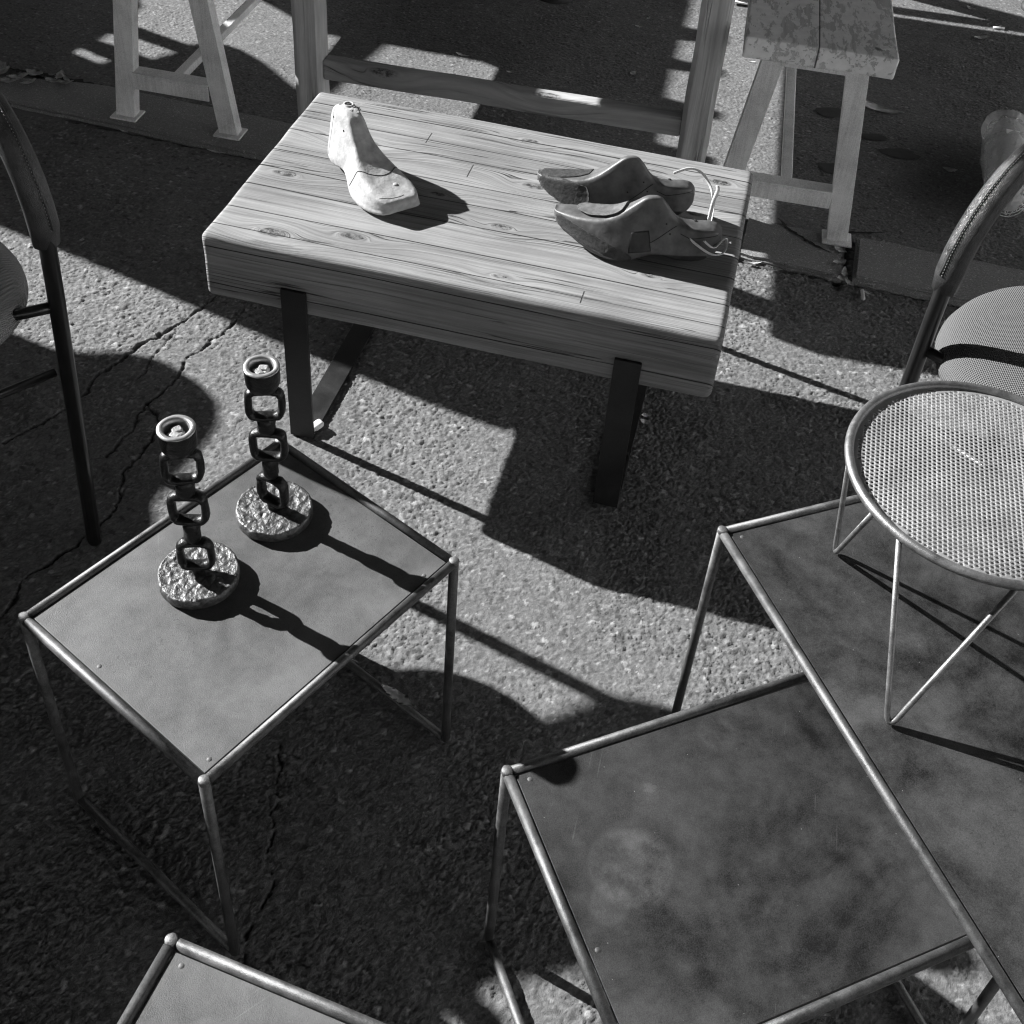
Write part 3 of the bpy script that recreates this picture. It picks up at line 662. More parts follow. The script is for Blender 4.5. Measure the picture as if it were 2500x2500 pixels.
# the two brown ones, leather built up over the toe
BZT = [.42, .56, .63, .66, .69, .82, 1.12, 1.20, 1.08, .82, .66, .58, .52, .48, .45, .40]
BZB = [.030, .018, .010, .006, .006, .010, .014, .010, .003, 0, .002, .008, .015, .022, .028, .033]
BWB = [.22, .46, .60, .66, .66, .64, .66, .74, .86, .98, .96, .84, .68, .48, .32, .14]
BTW = [.9, .8, .72, .66, .60, .40, .22, .20, .26, .42, .58, .66, .70, .74, .8, .9]
VD = (0, -.62, -.78)      # pieces on the near side are laid on along this slope (towards -y is the far side once rotated)
def brown_last(lab, heel, toe, front):
    t, L, tr = place_last(lab, heel, toe, M['lastw'], Hh=.086, Wd=.078 if front else .066, skew=.11, zt=BZT, zb=BZB, wb=BWB, tw=BTW)
    # local +y is the side facing the camera; VD travels from there into the wood
    def P(tt, y, z): return Vector((tt*L, y, z))
    groove(tr, [P(.27, .05, .062), P(.36, .05, .045), P(.46, .05, .028)], (0, -1, 0), .0006, t, M['holed'], 'cone_joint')
    groove(tr, [P(.02, .05, .048), P(.10, .05, .046), P(.18, .05, .044), P(.25, .05, .052)], (0, -1, 0), .0006, t, M['holed'], 'heel_joint')
    patch(tr, (P(.04, .05, .018), P(.40, .055, .018), P(.36, .055, .005), P(.10, .05, .007)), (0, -1, 0), .0003, t, M['lastd'], 'dark_sole', lift=.0002)  # thin darker piece low on the heel side
    for (a, z) in ((.33, .065), (.42, .05), (.30, .050), (.12, .060)):
        q = tr.ray_cast(P(a, .2, z), Vector((0, -1, 0)))[0]
        if q is not None:
            bm = NB(); lathe(bm, [(0, .0004), (.0013, .0003), (.0015, -.001)], 8); mobj('peg_hole', bm, M['holed'], t, True, tuple(q), (R(-90), 0, 0))
    if front:
        patch(tr, (P(.49, .06, .020), P(1.0, .06, .052), P(.97, .06, .026), P(.50, .06, .001)), (0, -.85, -.15), .0022, t, M['leatherp'], 'leather_toe_wrap', 22, .0010, .0012)
        patch(tr, (P(.56, -.012, .10), P(.90, -.004, .10), P(.80, .034, .10), P(.56, .042, .10)), (0, 0, -1), .0020, t, M['leatherf'], 'leather_flap', 18, .0036, .0015)
        patch(tr, (P(.42, .05, .056), P(.52, .05, .050), P(.52, .055, .020), P(.39, .055, .024)), (0, -1, 0), .0010, t, M['lastw'], 'leather_square', 12, .0008, 0, .02)
    else:
        patch(tr, (P(.64, .05, .056), P(1.0, .05, .05), P(.98, .05, .026), P(.66, .06, .006)), (0, -.9, -.2), .0020, t, M['leatherp'], 'leather_toe_wrap', 20, .0010, .0014)
        patch(tr, (P(.64, -.03, .10), P(.98, -.01, .10), P(.98, .02, .10), P(.64, .03, .10)), (0, 0, -1), .0016, t, M['leatherp'], 'leather_toe_top', 16, .0010, .0010)
    # lace hole and lace at the heel block
    q = tr.ray_cast(P(.17, .004, .2), Vector((0, 0, -1)))[0]
    if q is not None:
        bm = NB(); lathe(bm, [(0, .0008), (.0026, .0007), (.0028, -.001)], 12, tuple(q)); mobj('lace_hole', bm, M['holed'], t, True)
    if front: pts = [P(.19, .032, .044), P(.13, .036, .036), P(.05, .034, .024), P(-.01, .022, .018), P(-.035, .008, .020), P(-.03, -.006, .028), P(-.005, .006, .034), P(.04, .03, .033), P(.10, .034, .045)]
    else: pts = [P(.15, .004, .070), P(.06, .004, .082), P(-.02, .006, .078), P(-.09, .014, .058), P(-.12, .030, .038), P(-.115, .05, .022), P(-.10, .062, .030), P(-.11, .044, .052), P(-.13, .026, .062), P(-.125, .018, .066)]
    sm = []
    for i in range(len(pts)-1):
        p0 = pts[max(i-1, 0)]; p1 = pts[i]; p2 = pts[i+1]; p3 = pts[min(i+2, len(pts)-1)]
        for k in range(5):
            u = k/5; sm.append(.5*((2*p1)+(p2-p0)*u+(2*p0-5*p1+4*p2-p3)*u*u+(3*p1-p0-3*p2+p3)*u**3))
    bm = NB(); tube(bm, sm+[pts[-1]], .0032, 8, flat=(1.0, .38, (0, .4, 1))); mobj('leather_lace', bm, M['lace'], t, True)
M['leatherf'] = mat_plain('worn_flap', .20, .55, 0, .55, 80, .0008)
brown_last('brown wooden shoe last with a leather flap over its instep, nearest of the laced pair', (.268, 1.518), (.014, 1.552), True)
brown_last('brown wooden shoe last with a leather toe, behind the other of the laced pair', (.232, 1.632), (-.018, 1.650), False)

# ------------------------------------------------------------------ candlesticks
def candlestick(label, loc, rz, dl):
    t = thing('candlestick', label, 'candlestick', loc, rz, 'pair of cast iron candlesticks')
    bm = NB(); Rb = .0432; n = 96; rings = []
    radii = [0]+[Rb*k/26 for k in range(1, 26)]+[Rb*.99, Rb, Rb*1.0, Rb*.97]
    zz = [.0125]*26+[.0112, .0080, .0008, .0003]
    for r_, z_ in zip(radii, zz):
        ring = []
        for k in range(n if r_ else 1):
            a = 2*math.pi*k/n; p = Vector((r_*math.cos(a), r_*math.sin(a), 0))
            q = p*190+Vector((loc[0]*50, 0, 0))
            bump = 0.0011*mn.noise(q)+.0018*(abs(mn.noise(q*.62+Vector((9, 2, 0))))-.2) if z_ > .005 else 0
            rr = 1+.025*mn.noise(Vector((math.cos(a)*3, math.sin(a)*3, loc[0]*9))) if r_ > Rb*.9 else 1
            ring.append(bm.verts.new((p.x*rr, p.y*rr, z_+bump)))
        rings.append(ring)
    for A, B in zip(rings, rings[1:]):
        for k in range(n):
            if len(A) == 1: bm.faces.new((A[0], B[k], B[(k+1) % n]))
            else: bm.faces.new((A[k], B[k], B[(k+1) % n], A[(k+1) % n]))
    bmesh.ops.recalc_face_normals(bm, faces=bm.faces[:])
    mobj('base', bm, M['cast'], t, True)
    links = [(.0400, 0, .0160), (.1110, dl[0], .0170), (.1715, dl[1], .0174)]
    for zc, yaw, hw in links:
        hh = .0215; bm = NB(); pts = []
        for k in range(36):
            a = 2*math.pi*k/36; ca, sa = math.cos(a), math.sin(a); e = .48
            px = hw*math.copysign(abs(ca)**e, ca); pz = hh*.86*math.copysign(abs(sa)**e, sa)
            px += .0008*mn.noise(Vector((a*2, zc*90, 0)))
            pts.append(Vector((px*math.cos(yaw), px*math.sin(yaw), zc+pz)))
        tube(bm, pts, [.0042*(1+.20*mn.noise(Vector((k*.5, zc*77, 2)))) for k in range(36)], 10, True, flat=(1.7, 1.0, (-math.sin(yaw), math.cos(yaw), 0)))
        mobj('link', bm, M['castl'], t, True)
    for zc, hz, rr in ((.0165, .0065, .0085), (.0765, .0165, .0098), (.1420, .0125, .0108)):
        bm = NB(); lathe(bm, [(0, hz), (rr*.75, hz*.92), (rr, hz*.45), (rr*.86, 0), (rr*1.02, -hz*.5), (rr*.72, -hz*.95), (0, -hz)], 14, (0, 0, zc), .18)
        k_ = mobj('knuckle', bm, M['castl'], t, True); subsurf(k_, 1)
    bm = NB(); lathe(bm, [(0, -.030), (.010, -.0295), (.0150, -.027), (.0180, -.020), (.0186, -.003), (.0192, 0), (.0186, .0012), (.0130, .0008)], 36, (0, 0, .2225), .05)
    cup = mobj('cup', bm, M['castl'], t, True)
    bm = NB(); lathe(bm, [(.0190, 0), (.0186, .0016), (.0158, .0024), (.0132, .0016), (.0124, -.004), (.0118, -.013), (0, -.0135)], 36, (0, 0, .2225), .04)
    mobj('rim', bm, M['rimw'], cup, True)
    bm = NB(); 
    for k in range(7):
        a = k*.9; box(bm, (.0055*math.cos(a)*(.4+.1*k), .0055*math.sin(a)*(.4+.1*k), 0.2225-.0085+.0016*(k % 3)), (.010, .008, .006), .0012, rz=a*2)
    mobj('wax', bm, M['wax'], cup)
    return t
candlestick('cast iron chain link candlestick nearer the table corner, its links square to the camera', (-.335, .8265, .3585), R(8), (R(-4), R(6)))
candlestick('cast iron chain link candlestick behind the other, its links twisted at an angle', (-.276, .9275, .3585), R(-24), (R(26), R(34)))

# ------------------------------------------------------------------ perforated stool on the larger steel table
SH = .58; SC = (.4655, .873); SR = .1382
T = thing('perforated_stool', 'round perforated metal stool on wire hairpin legs standing on the dark steel table', 'stool', (SC[0], SC[1], .395))
zt_ = SH-.395
bm = NB(); tube(bm, [(SR*math.cos(a), SR*math.sin(a), zt_-.0048) for a in [2*math.pi*k/96 for k in range(96)]], .0048, 12, True); mobj('rim', bm, M['rod'], T, True)
# sheet with real holes: staggered cells, octagonal holes
bm = NB(); px_ = .00545; py_ = .00472; hr = .00158; Rin = SR-.0035; zs = zt_-.0062
ang = R(19)
vcache = {}
def V_(x, y):
    r_ = math.hypot(x, y)
    if r_ > Rin: x, y = x*Rin/r_, y*Rin/r_
    key = (round(x*1e6), round(y*1e6))
    if key not in vcache: vcache[key] = bm.verts.new((x*math.cos(ang)-y*math.sin(ang), x*math.sin(ang)+y*math.cos(ang), zs))
    return vcache[key]
nI = int(SR/px_)+2; nJ = int(SR/py_)+2
for j in range(-nJ, nJ+1):
    for i in range(-nI, nI+1):
        cx = (i+(.5 if j % 2 else 0))*px_; cy = j*py_; r_ = math.hypot(cx, cy)
        if r_ > Rin+.005: continue
        # hexagon cell
        hx = px_/2; hy = py_*2/3
        cell = [(cx, cy+hy), (cx-hx, cy+hy/2), (cx-hx, cy-hy/2), (cx, cy-hy), (cx+hx, cy-hy/2), (cx+hx, cy+hy/2)]
        cv = [V_(*q) for q in cell]
        if len(set(cv)) < 6 or r_ > Rin-.006:
            u = []
            for q in cv:
                if q not in u: u.append(q)
            if len(u) >= 3:
                try: bm.faces.new(u)
                except ValueError: pass
            continue
        hv = []
        for k in range(6):
            a = math.pi/2+k*math.pi/3
            x0, y0 = cx+hr*math.cos(a), cy+hr*math.sin(a); a2 = a+math.pi/6
            hv.append((bm.verts.new((x0*math.cos(ang)-y0*math.sin(ang), x0*math.sin(ang)+y0*math.cos(ang), zs-.0004)),
                       bm.verts.new(((cx+hr*math.cos(a2))*math.cos(ang)-(cy+hr*math.sin(a2))*math.sin(ang), (cx+hr*math.cos(a2))*math.sin(ang)+(cy+hr*math.sin(a2))*math.cos(ang), zs-.0004))))
        for k in range(6):
            k2 = (k+1) % 6
            bm.faces.new((cv[k], cv[k2], hv[k2][0], hv[k][1], hv[k][0]))
disc = mobj('perforated_seat', bm, M['mesh'], T)
so_ = disc.modifiers.new('thick', 'SOLIDIFY'); so_.thickness = .0009; so_.offset = -1
def W(x, y, z): return Vector((x-SC[0], y-SC[1], z-.395))
feet = [(W(.3615, .922, .3855), W(.3335, .888, SH-.008), W(.352, .800, SH-.008)),
        (W(.3825, .698, .3855), W(.361, .782, SH-.008), W(.462, .7365, SH-.008)),
        (W(.64, .93, .3855), W(.6015, .895, SH-.010), W(.5845, .943, SH-.010))]
for i, (ft, a, b) in enumerate(feet):
    if i == 0: a, b = W(.333, .90, SH-.008), W(.342, .812, SH-.008)
    bm = NB(); tube(bm, arc(a, ft, b, .024, 10), .0030, 10)
    mobj('hairpin_leg', bm, M['rod'], T, True)

# ------------------------------------------------------------------ chairs
def chair(label, side, leg, th, fabric, lean=(0, 0), group='black tubular armchairs'):
    """side=+1: the near arm is at local +x; leg = world xy of that front leg"""
    hw = .24; off = Vector((hw*side, 0, 0)); off.rotate(Matrix.Rotation(th, 3, 'Z'))
    t = thing('armchair', label, 'armchair', (leg[0]-off.x, leg[1]-off.y, 0), th, group)
    for s in (side, -side):
        x = hw*s
        pts = [(x, 0, 0), (x, 0, .2), (x, .003, .47), (x, .006, .56)]
        for k in range(1, 9):
            a = math.pi/2*k/8; rr = .145; pts.append((x-.006*s*k/8, .006+rr*(1-math.cos(a)), .56+rr*math.sin(a)))
        pts += [(x-.006*s, .30, .703), (x-.006*s, .40, .695)]
        pts = [(p[0]+lean[0]*min(p[2], .56)/.47, p[1]+lean[1]*min(p[2], .56)/.47, p[2]) for p in pts]
        bm = NB(); tube(bm, pts[:5], .0118, 12, flat=(1.15, .85, (0, 1, 0))); fr = mobj('front_leg', bm, M['black'], t, True)
        bm = NB(); tube(bm, [pts[-1], (x, .41, .62), (x, .42, .4), (x, .43, 0)], .0112, 12); mobj('rear_leg', bm, M['black'], t, True)
        arm = [(x+lean[0]*1.13, .0055+lean[1]*1.13, .535)]+pts[3:]
        bm = NB(); tube(bm, arm, [.0130]+[.0148]*(len(arm)-2)+[.0145], 14, flat=(1.0, 1.25, (0, 1, 0))); ar = mobj('armrest', bm, M['leather'], t, True)
        # stitched seam: raised lip with thread along the outer side
        off_ = []
        for i, p in enumerate(arm):
            p = Vector(p); q = Vector(arm[min(i+1, len(arm)-1)])-Vector(arm[max(i-1, 0)]); q.normalize()
            nrm = Vector((0, -q.z, q.y)); nrm = nrm if nrm.z > 0 or nrm.y < 0 else -nrm
            off_.append(p+nrm*.0143+Vector((.004*s, 0, 0)))
        bm = NB(); tube(bm, off_[1:], .0021, 6); mobj('seam', bm, M['leather'], ar, True)
        bm = NB()
        dense = []
        for a_, b_ in zip(off_[1:], off_[2:]):
            nn = max(1, int((b_-a_).length/.0042))
            for k in range(nn): dense.append((a_.lerp(b_, k/nn), (b_-a_).normalized()))
        for p, d in dense: tube(bm, [p+d*-.0011+Vector((-.0022*s, -.0012, .0014)), p+d*.0011+Vector((-.0022*s, -.0012, .0010))], .0006, 5)
        mobj('stitching', bm, M['stitch'], ar)
        bm = NB(); tube(bm, [(x+lean[0]*.95, .004+lean[1]*.95, .440), (x-.055*s, .02, .430)], .0075, 10); mobj('seat_bracket', bm, M['black'], t, True)
    bm = NB(); tube(bm, [(-hw, 0, .33), (hw, 0, .33)], .006, 8); mobj('stretcher', bm, M['black'], t, True)
    bm = NB(); tube(bm, [(-hw, .45, .33), (hw, .45, .33)], .006, 8); mobj('stretcher', bm, M['black'], t, True)
    # seat cushion : superellipse plan, domed
    bm = NB(); n = 48; prof = [(0, .496), (.5, .493), (.80, .483), (.93, .470), (1.0, .452), (.985, .436), (.93, .424), (.6, .418), (0, .417)]; rings = []
    for rr, z in prof:
        if rr == 0: rings.append([bm.verts.new((.087*side, .135, z-.018))]); continue
        ring = []
        for k in range(n):
            a = 2*math.pi*k/n; ca, sa = math.cos(a), math.sin(a); e = .92
            ring.append(bm.verts.new((.087*side+.178*rr*math.copysign(abs(ca)**e, ca), .135+.178*rr*math.copysign(abs(sa)**e, sa), z-.018)))
        rings.append(ring)
    for A, B in zip(rings, rings[1:]):
        for k in range(n):
            k2 = (k+1) % n
            if len(A) == 1: bm.faces.new((A[0], B[k], B[k2]))
            elif len(B) == 1: bm.faces.new((A[k], B[0], A[k2]))
            else: bm.faces.new((A[k], B[k], B[k2], A[k2]))
    bmesh.ops.recalc_face_normals(bm, faces=bm.faces[:])
    seat = mobj('seat', bm, fabric, t, True); subsurf(seat, 1)
    bm = NB(); pts = [(hw*math.sin(a)*.98, .40+.05*math.cos(a), .66) for a in [R(q) for q in range(-80, 81, 10)]]
    tube(bm, pts, .018, 12, flat=(3.0, .8, (0, 0, 1))); mobj('backrest', bm, fabric, t, True)
    return t
chair('black armchair in shade at the left edge of the photo, beside the candlestick table', 1, (-.6207, 1.1607), R(45), M['fabric_shaded'], (.018, -.018))
chair('black leather armed chair with sunlit pale woven seat behind the perforated stool', -1, (.5055, 1.243), R(-45), M['fabric'])

# ------------------------------------------------------------------ painted benches
def bench(label, foot, ax, hw_, H, mat_top, length=1.2, pl_w=.285):
    """foot = midpoint between the front feet; local x across, local y along"""
    t = thing('plank_bench', label, 'bench', (foot[0], foot[1], 0), ax, 'chalk painted benches with plank seats')
    ft = hw_/2; tp = ft-.11*H
    for yy, sgn in ((0, 1), (length, -1)):
        for s in (-1, 1):
            bm = NB(); A = (s*ft, yy, .004); B = (s*tp, yy, H-.047)
            bar(bm, A, B, .036, .004, (1, 0, 0), .0008)                           # web
            for q in (-1, 1): bar(bm, (A[0]+q*.0195, yy+.012*sgn, .004), (B[0]+q*.0195, yy+.012*sgn, B[2]), .004, .028, (1, 0, 0), .0010)
            lg = mobj('leg', bm, M['chalk'], t)
            bm = NB(); box(bm, (s*ft, yy+.010*sgn, .0025), (.062, .052, .005), .0020); 
            mobj('foot_plate', bm, M['chalk'], lg)
        bm = NB(); xa = ft-.11*.115-.022
        box(bm, (0, yy+.010*sgn, .118), (2*xa, .036, .004), .001); box(bm, (0, yy-.006*sgn, .0985), (2*xa, .004, .034), .001)
        mobj('cross_rung', bm, M['chalk'], t)
        bm = NB(); box(bm, (0, yy+.010*sgn, H-.050), (2*tp+.02, .030, .004), .001); box(bm, (0, yy-.005*sgn, H-.057), (2*tp-.03, .004, .012), .001); mobj('top_rung', bm, M['chalk'], t)
    bm = NB(); bar(bm, (0, .028, .105), (0, length-.028, .105), .022, .018, (1, 0, 0), .002); mobj('long_stretcher', bm, M['chalk'], t)
    b2 = NB(); box(b2, (0, (length)/2, H-.0225), (pl_w, length+.07, .043), .004, seg=3)
    bmesh.ops.subdivide_edges(b2, edges=[e for e in b2.edges if e.calc_length() > .05], cuts=10, use_grid_fill=True)
    for v in b2.verts:
        p = v.co; v.co = p+Vector((.003*mn.noise(p*9), .003*mn.noise(p*11+Vector((4, 0, 0))), .0015*mn.noise(p*8)))
    mobj('plank', b2, mat_top, t)
    return t
bench('chalk painted metal bench with two front legs in view left of the tall wooden table', (-.8395, 2.342), R(-8.6), .245, .44, M['flaky'], 1.25, .29).location.z = .013
bench('chalk painted bench with a flaking painted plank seat, right of the tall wooden table', (.490, 2.150), R(-7.3), .256, .44, M['flaky'], 1.2, .285).location.z = .009
b2 = NB(); box(b2, (0, 0, .001), (.018, .013, .001), .0003); tg = mobj('price_tag', b2, M['tag'], None, False, (.606, 2.135, .4500), (0, 0, R(20))); tag(tg, 'small blank paper tag lying on the corner of the flaking plank', 'tag')

# ------------------------------------------------------------------ tall wooden table behind
WT = thing('wooden_table', 'tall pale pine table whose two front posts and low rail stand behind the block table', 'table', (-.527, 2.335, 0), R(-7.6))
sp = .828; dep = 1.55
def post(x, y):
    b2 = NB(); n = 26
    pr = [(-.5, -.34), (-.34, -.5), (.34, -.5), (.5, -.34), (.5, .34), (.34, .5), (-.34, .5), (-.5, .34)]; rings = []
    for i in range(n+1):
        z = .585*i/n; wx = .062*(1+.05*mn.noise(Vector((x*9, z*7, 1)))); wy = .056*(1+.04*mn.noise(Vector((x*9+3, z*7, 6)))); ox = .004*mn.noise(Vector((x*5, z*6, 3)))
        rings.append([b2.verts.new((ox+wx*a, wy*b_, z)) for a, b_ in pr])
    for A, B in zip(rings, rings[1:]):
        for k in range(8): b2.faces.new((A[k], A[(k+1) % 8], B[(k+1) % 8], B[k]))
    b2.faces.new(rings[0][::-1]); b2.faces.new(rings[-1]); bmesh.ops.recalc_face_normals(b2, faces=b2.faces[:])
    mobj('post', b2, M['pine'], WT, False, (x, y, 0))
for x in (0, sp):
    for y in (0, dep): post(x, y)
for y in (0, dep):
    b2 = NB(); box(b2, (0, 0, 0), (sp-.058, .036, .046), .007, seg=3)
    bmesh.ops.subdivide_edges(b2, edges=[e for e in b2.edges if e.calc_length() > .3], cuts=24, use_grid_fill=True)
    for v in b2.verts: v.co.z += -.010*math.cos(v.co.x*3.6)+.0085 if False else .004*mn.noise(Vector((v.co.x*5, y, 2)))
    mobj('low_rail', b2, M['pinerail'], WT, False, (sp/2, y, .200 if y == 0 else .54))
b2 = NB(); box(b2, (sp/2, dep/2-.045, .615), (sp+.10, dep+.05, .06), .006); mobj('table_top', b2, M['pinerail'], WT)

# ------------------------------------------------------------------ plastic bag of wood wool
BG = thing('plastic_bag', 'clear plastic bag stuffed with wood wool and netting lying on the pavement', 'bag', (1.045, 2.47, .008), R(-13))
b2 = NB(); rings = []; n = 28; mN = 30
for i in range(mN+1):
    t_ = i/mN; y = -.20+.40*t_
    r_ = .056*min(1, math.sin(math.pi*min(1, max(.02, t_)*1.0))**.30)
    if t_ > .86: r_ = .056*(.35+.65*(1-(t_-.86)/.14)**.6) if t_ < 1 else .016
    ring = []
    for k in range(n):
        a = 2*math.pi*k/n; q = 1+.10*mn.noise(Vector((math.cos(a)*2, math.sin(a)*2, t_*6)))+.05*mn.noise(Vector((math.cos(a)*6, math.sin(a)*6, t_*14)))
        ring.append(b2.verts.new((r_*q*math.cos(a)*1.02, y+(.02*mn.noise(Vector((a*2, 5, 5))) if t_ > .93 else 0), max(.001, .053+r_*q*math.sin(a)*.95))))
    rings.append(ring)
for A, B in zip(rings, rings[1:]):
    for k in range(n): b2.faces.new((A[k], A[(k+1) % n], B[(k+1) % n], B[k]))
b2.faces.new(rings[0][::-1])
bmesh.ops.recalc_face_normals(b2, faces=b2.faces[:])
mobj('film', b2, M['plastic'], BG, True)
b2 = NB()
for i in range(560):
    a = rnd.uniform(0, 6.28); y = rnd.uniform(-.175, .10); r_ = .049*rnd.uniform(.7, .97)*(1 if y > -.13 else .8); p = Vector((r_*math.cos(a), y, .053+r_*math.sin(a)*.9)); pts = []
    d = Vector((rnd.uniform(-1, 1), rnd.uniform(-1, 1), rnd.uniform(-1, 1))).normalized()
    for k in range(6):
        q = Vector((p.x, 0, p.z-.053)); 
        if q.length > .047: q = q.normalized()*.047
        pts.append(Vector((q.x, max(-.185, min(.12, p.y)), max(.004, q.z+.053)))); d = (d+Vector((rnd.uniform(-1, 1), rnd.uniform(-1, 1), rnd.uniform(-1, 1)))*.6).normalized(); p = p+d*.011
    tube(b2, pts, rnd.uniform(.0009, .0018), 4)
rg = []
for i in range(25):
    y_ = -.175+.0115*i; r_ = .045*min(1, ((i+.4)/5)**.5, ((25-i)/6)**.5)
    rg.append([b2.verts.new((r_*(1+.16*mn.noise(Vector((math.cos(q*.2618)*3, math.sin(q*.2618)*3, i*.5))))*math.cos(q*.2618), y_, max(.003, .053+r_*(1+.16*mn.noise(Vector((math.cos(q*.2618)*3, math.sin(q*.2618)*3, i*.5))))*math.sin(q*.2618)*.95))) for q in range(24)])
for A_, B_ in zip(rg, rg[1:]):
    for q in range(24): b2.faces.new((A_[q], A_[(q+1) % 24], B_[(q+1) % 24], B_[q]))
mobj('wood_wool', b2, M['straw'], BG)
b2 = NB()
for i in range(12):
    y = -.185+.018*i; rr = .0495*(.72+.28*min(1, (i+1)/4)); tube(b2, [(rr*math.cos(a), y+.015*math.sin(a), .053+rr*.92*math.sin(a)) for a in [2*math.pi*k/24 for k in range(24)]], .0009, 4, True)
for k in range(14):
    a = 2*math.pi*k/14; tube(b2, [((.0495*(.72+.28*min(1, (i+1)/4)))*math.cos(a+i*.05), -.185+.018*i, .053+.0495*.92*(.72+.28*min(1, (i+1)/4))*math.sin(a+i*.05)) for i in range(12)], .0008, 4)
mobj('netting', b2, M['straw'], BG)
b2 = NB(); box(b2, (-.002, .03, .1045), (.03, .022, .0008), .0002); mobj('paper_tag', b2, M['tag'], BG)

# ------------------------------------------------------------------ litter
def leaf(name, x, y, L, Wd, rz, mat, label, cat, z=.005, curl=.25, group=None, jag=.25, seed=0):
    b2 = NB(); n = 10; up = []; lo = []; rr = random.Random(int(x*1000)+seed)
    for i in range(n+1):
        t_ = i/n; h_ = math.sin(math.pi*min(.98, max(.03, t_)))**.8*Wd/2*(1+jag*rr.uniform(-1, 1)); px = (t_-.5)*L
        zz = curl*L*(abs(t_-.5)**1.6)*1.2
        up.append(b2.verts.new((px, h_, zz+curl*Wd*.35*rr.uniform(.3, 1)))); lo.append(b2.verts.new((px, -h_, zz+curl*Wd*.35*rr.uniform(.3, 1))))
    mid = [b2.verts.new(((i/n-.5)*L, 0, curl*L*(abs(i/n-.5)**1.6)*1.2)) for i in range(n+1)]
    for i in range(n):
        b2.faces.new((mid[i], mid[i+1], up[i+1], up[i])); b2.faces.new((lo[i], lo[i+1], mid[i+1], mid[i]))
    bmesh.ops.solidify(b2, geom=b2.faces[:], thickness=.0006)
    o = mobj(name, b2, mat, None, True, (x, y, z), (0, 0, R(rz))); tag(o, label, cat, group); return o
LG = 'dry leaves and scraps on the ground'
leaf('paper_scrap', -.249, 2.841, .038, .012, -20, M['paper'], 'white twisted paper scrap on the sunlit pavement behind the low pine rail', 'paper scrap')
leaf('paper_scrap', -.122, 2.775, .020, .008, -10, M['paper'], 'small white paper scrap on the sunlit pavement nearest the shadow edge', 'paper scrap', curl=.1)
leaf('dry_leaf', .192, 2.831, .028, .018, 70, M['leaf'], 'pale leaf in the dark shade just above the low pine rail', 'leaf')
leaf('dry_leaf', .208, 3.116, .022, .014, 10, M['leaf'], 'pale leaf in the dark shade nearest the top of the photo', 'leaf')
leaf('dry_leaf', .235, 3.175, .02, .010, 60, M['leaf'], 'tiny upright leaf beside another pale leaf in the dark shade', 'leaf')
leaf('paper_scrap', .812, 2.765, .115, .036, -28, M['paper'], 'large torn pale paper in shade beside the painted bench leg', 'paper scrap', curl=.15, jag=.4)
leaf('dry_leaf', .933, 2.49, .034, .020, -10, M['leaf'], 'grey leaf on the shaded pavement left of the plastic bag', 'leaf')
leaf('dry_leaf', 1.183, 3.254, .05, .022, 20, M['leaf'], 'curled leaf on the shaded pavement beside the thin white stick', 'leaf')
leaf('dry_leaf', 1.20, 3.46, .030, .02, -40, M['leaf'], 'leaf in the narrow shadow band at the top right corner', 'leaf')
leaf('dry_leaf', .505, 2.965, .026, .009, -10, M['paper'], 'thin white sliver on sunlit pavement right of the pine post', 'leaf', curl=.1)
b2 = NB(); tube(b2, [(0, 0, 0), (.032, .004, 0)], .0035, 8); tag(mobj('cigarette_end', b2, M['butt'], None, True, (1.235, 3.33, .008), (0, 0, R(-5))), 'white cigarette end in shade near the top right corner', 'cigarette end')
b2 = NB(); tube(b2, [(0, 0, 0), (-.004, -.028, 0)], .0040, 8); tag(mobj('cigarette_end', b2, M['butt'], None, True, (.648, 1.972, .006), (0, 0, R(4))), 'pale cigarette end in front of the kerb below the painted bench foot', 'cigarette end')
b2 = NB(); box(b2, (0, 0, 0), (.026, .015, .011), .004, seg=3); tag(mobj('white_pebble', b2, M['paper'], None, True, (-.345, 1.437, .0075), (R(6), R(-4), R(52))), 'bright white chip of stone against the black steel table leg', 'stone chip')
for i, (x, y, L, q, rz) in enumerate([(-1.255, 2.492, .05, .030, 30), (-1.225, 2.515, .045, .03, -15), (-1.27, 2.468, .05, .024, 5), (-1.222, 2.47, .04, .02, 50), (-1.165, 2.513, .045, .022, 95), (-1.148, 2.505, .05, .012, -50), (-1.172, 2.488, .044, .022, -12), (-1.142, 2.487, .036, .018, 15), (-1.30, 2.505, .05, .03, 60)]):
    leaf('dry_leaf', x, y, L, q, rz, M['leaf'], 'dry leaf in the drift caught in the broken kerb at top left', 'leaf', z=.016, curl=.3, group='leaves drifted in the broken kerb')
for i, (x, y, L, q, rz) in enumerate([(.620, 2.10, .03, .018, -40), (.612, 2.055, .03, .02, 20), (.617, 2.02, .034, .014, 80), (.610, 1.998, .022, .02, 10), (.622, 1.985, .026, .014, -60)]):
    leaf('dry_leaf', x, y, L, q, rz, M['leaf'], 'dry leaf wedged in the open kerb joint under the painted bench foot', 'leaf', z=.012, group='leaves in the kerb joint')
for i, (x, y, L, q, rz) in enumerate([(.43, 2.033, .04, .008, 5), (.475, 2.022, .035, .010, -20), (.66, 1.965, .03, .008, -30), (.80, 1.948, .026, .014, 20), (-.73, 2.262, .045, .008, -10), (-.565, 2.228, .03, .010, -25), (-.53, 2.222, .05, .012, -8), (-.95, 2.312, .025, .006, -20)]):
    leaf('dry_leaf', x, y, L, q, rz, M['leaf'], 'dry leaf lying along the front edge of the kerb', 'leaf', z=.006, curl=.12, group='leaves along the kerb edge')
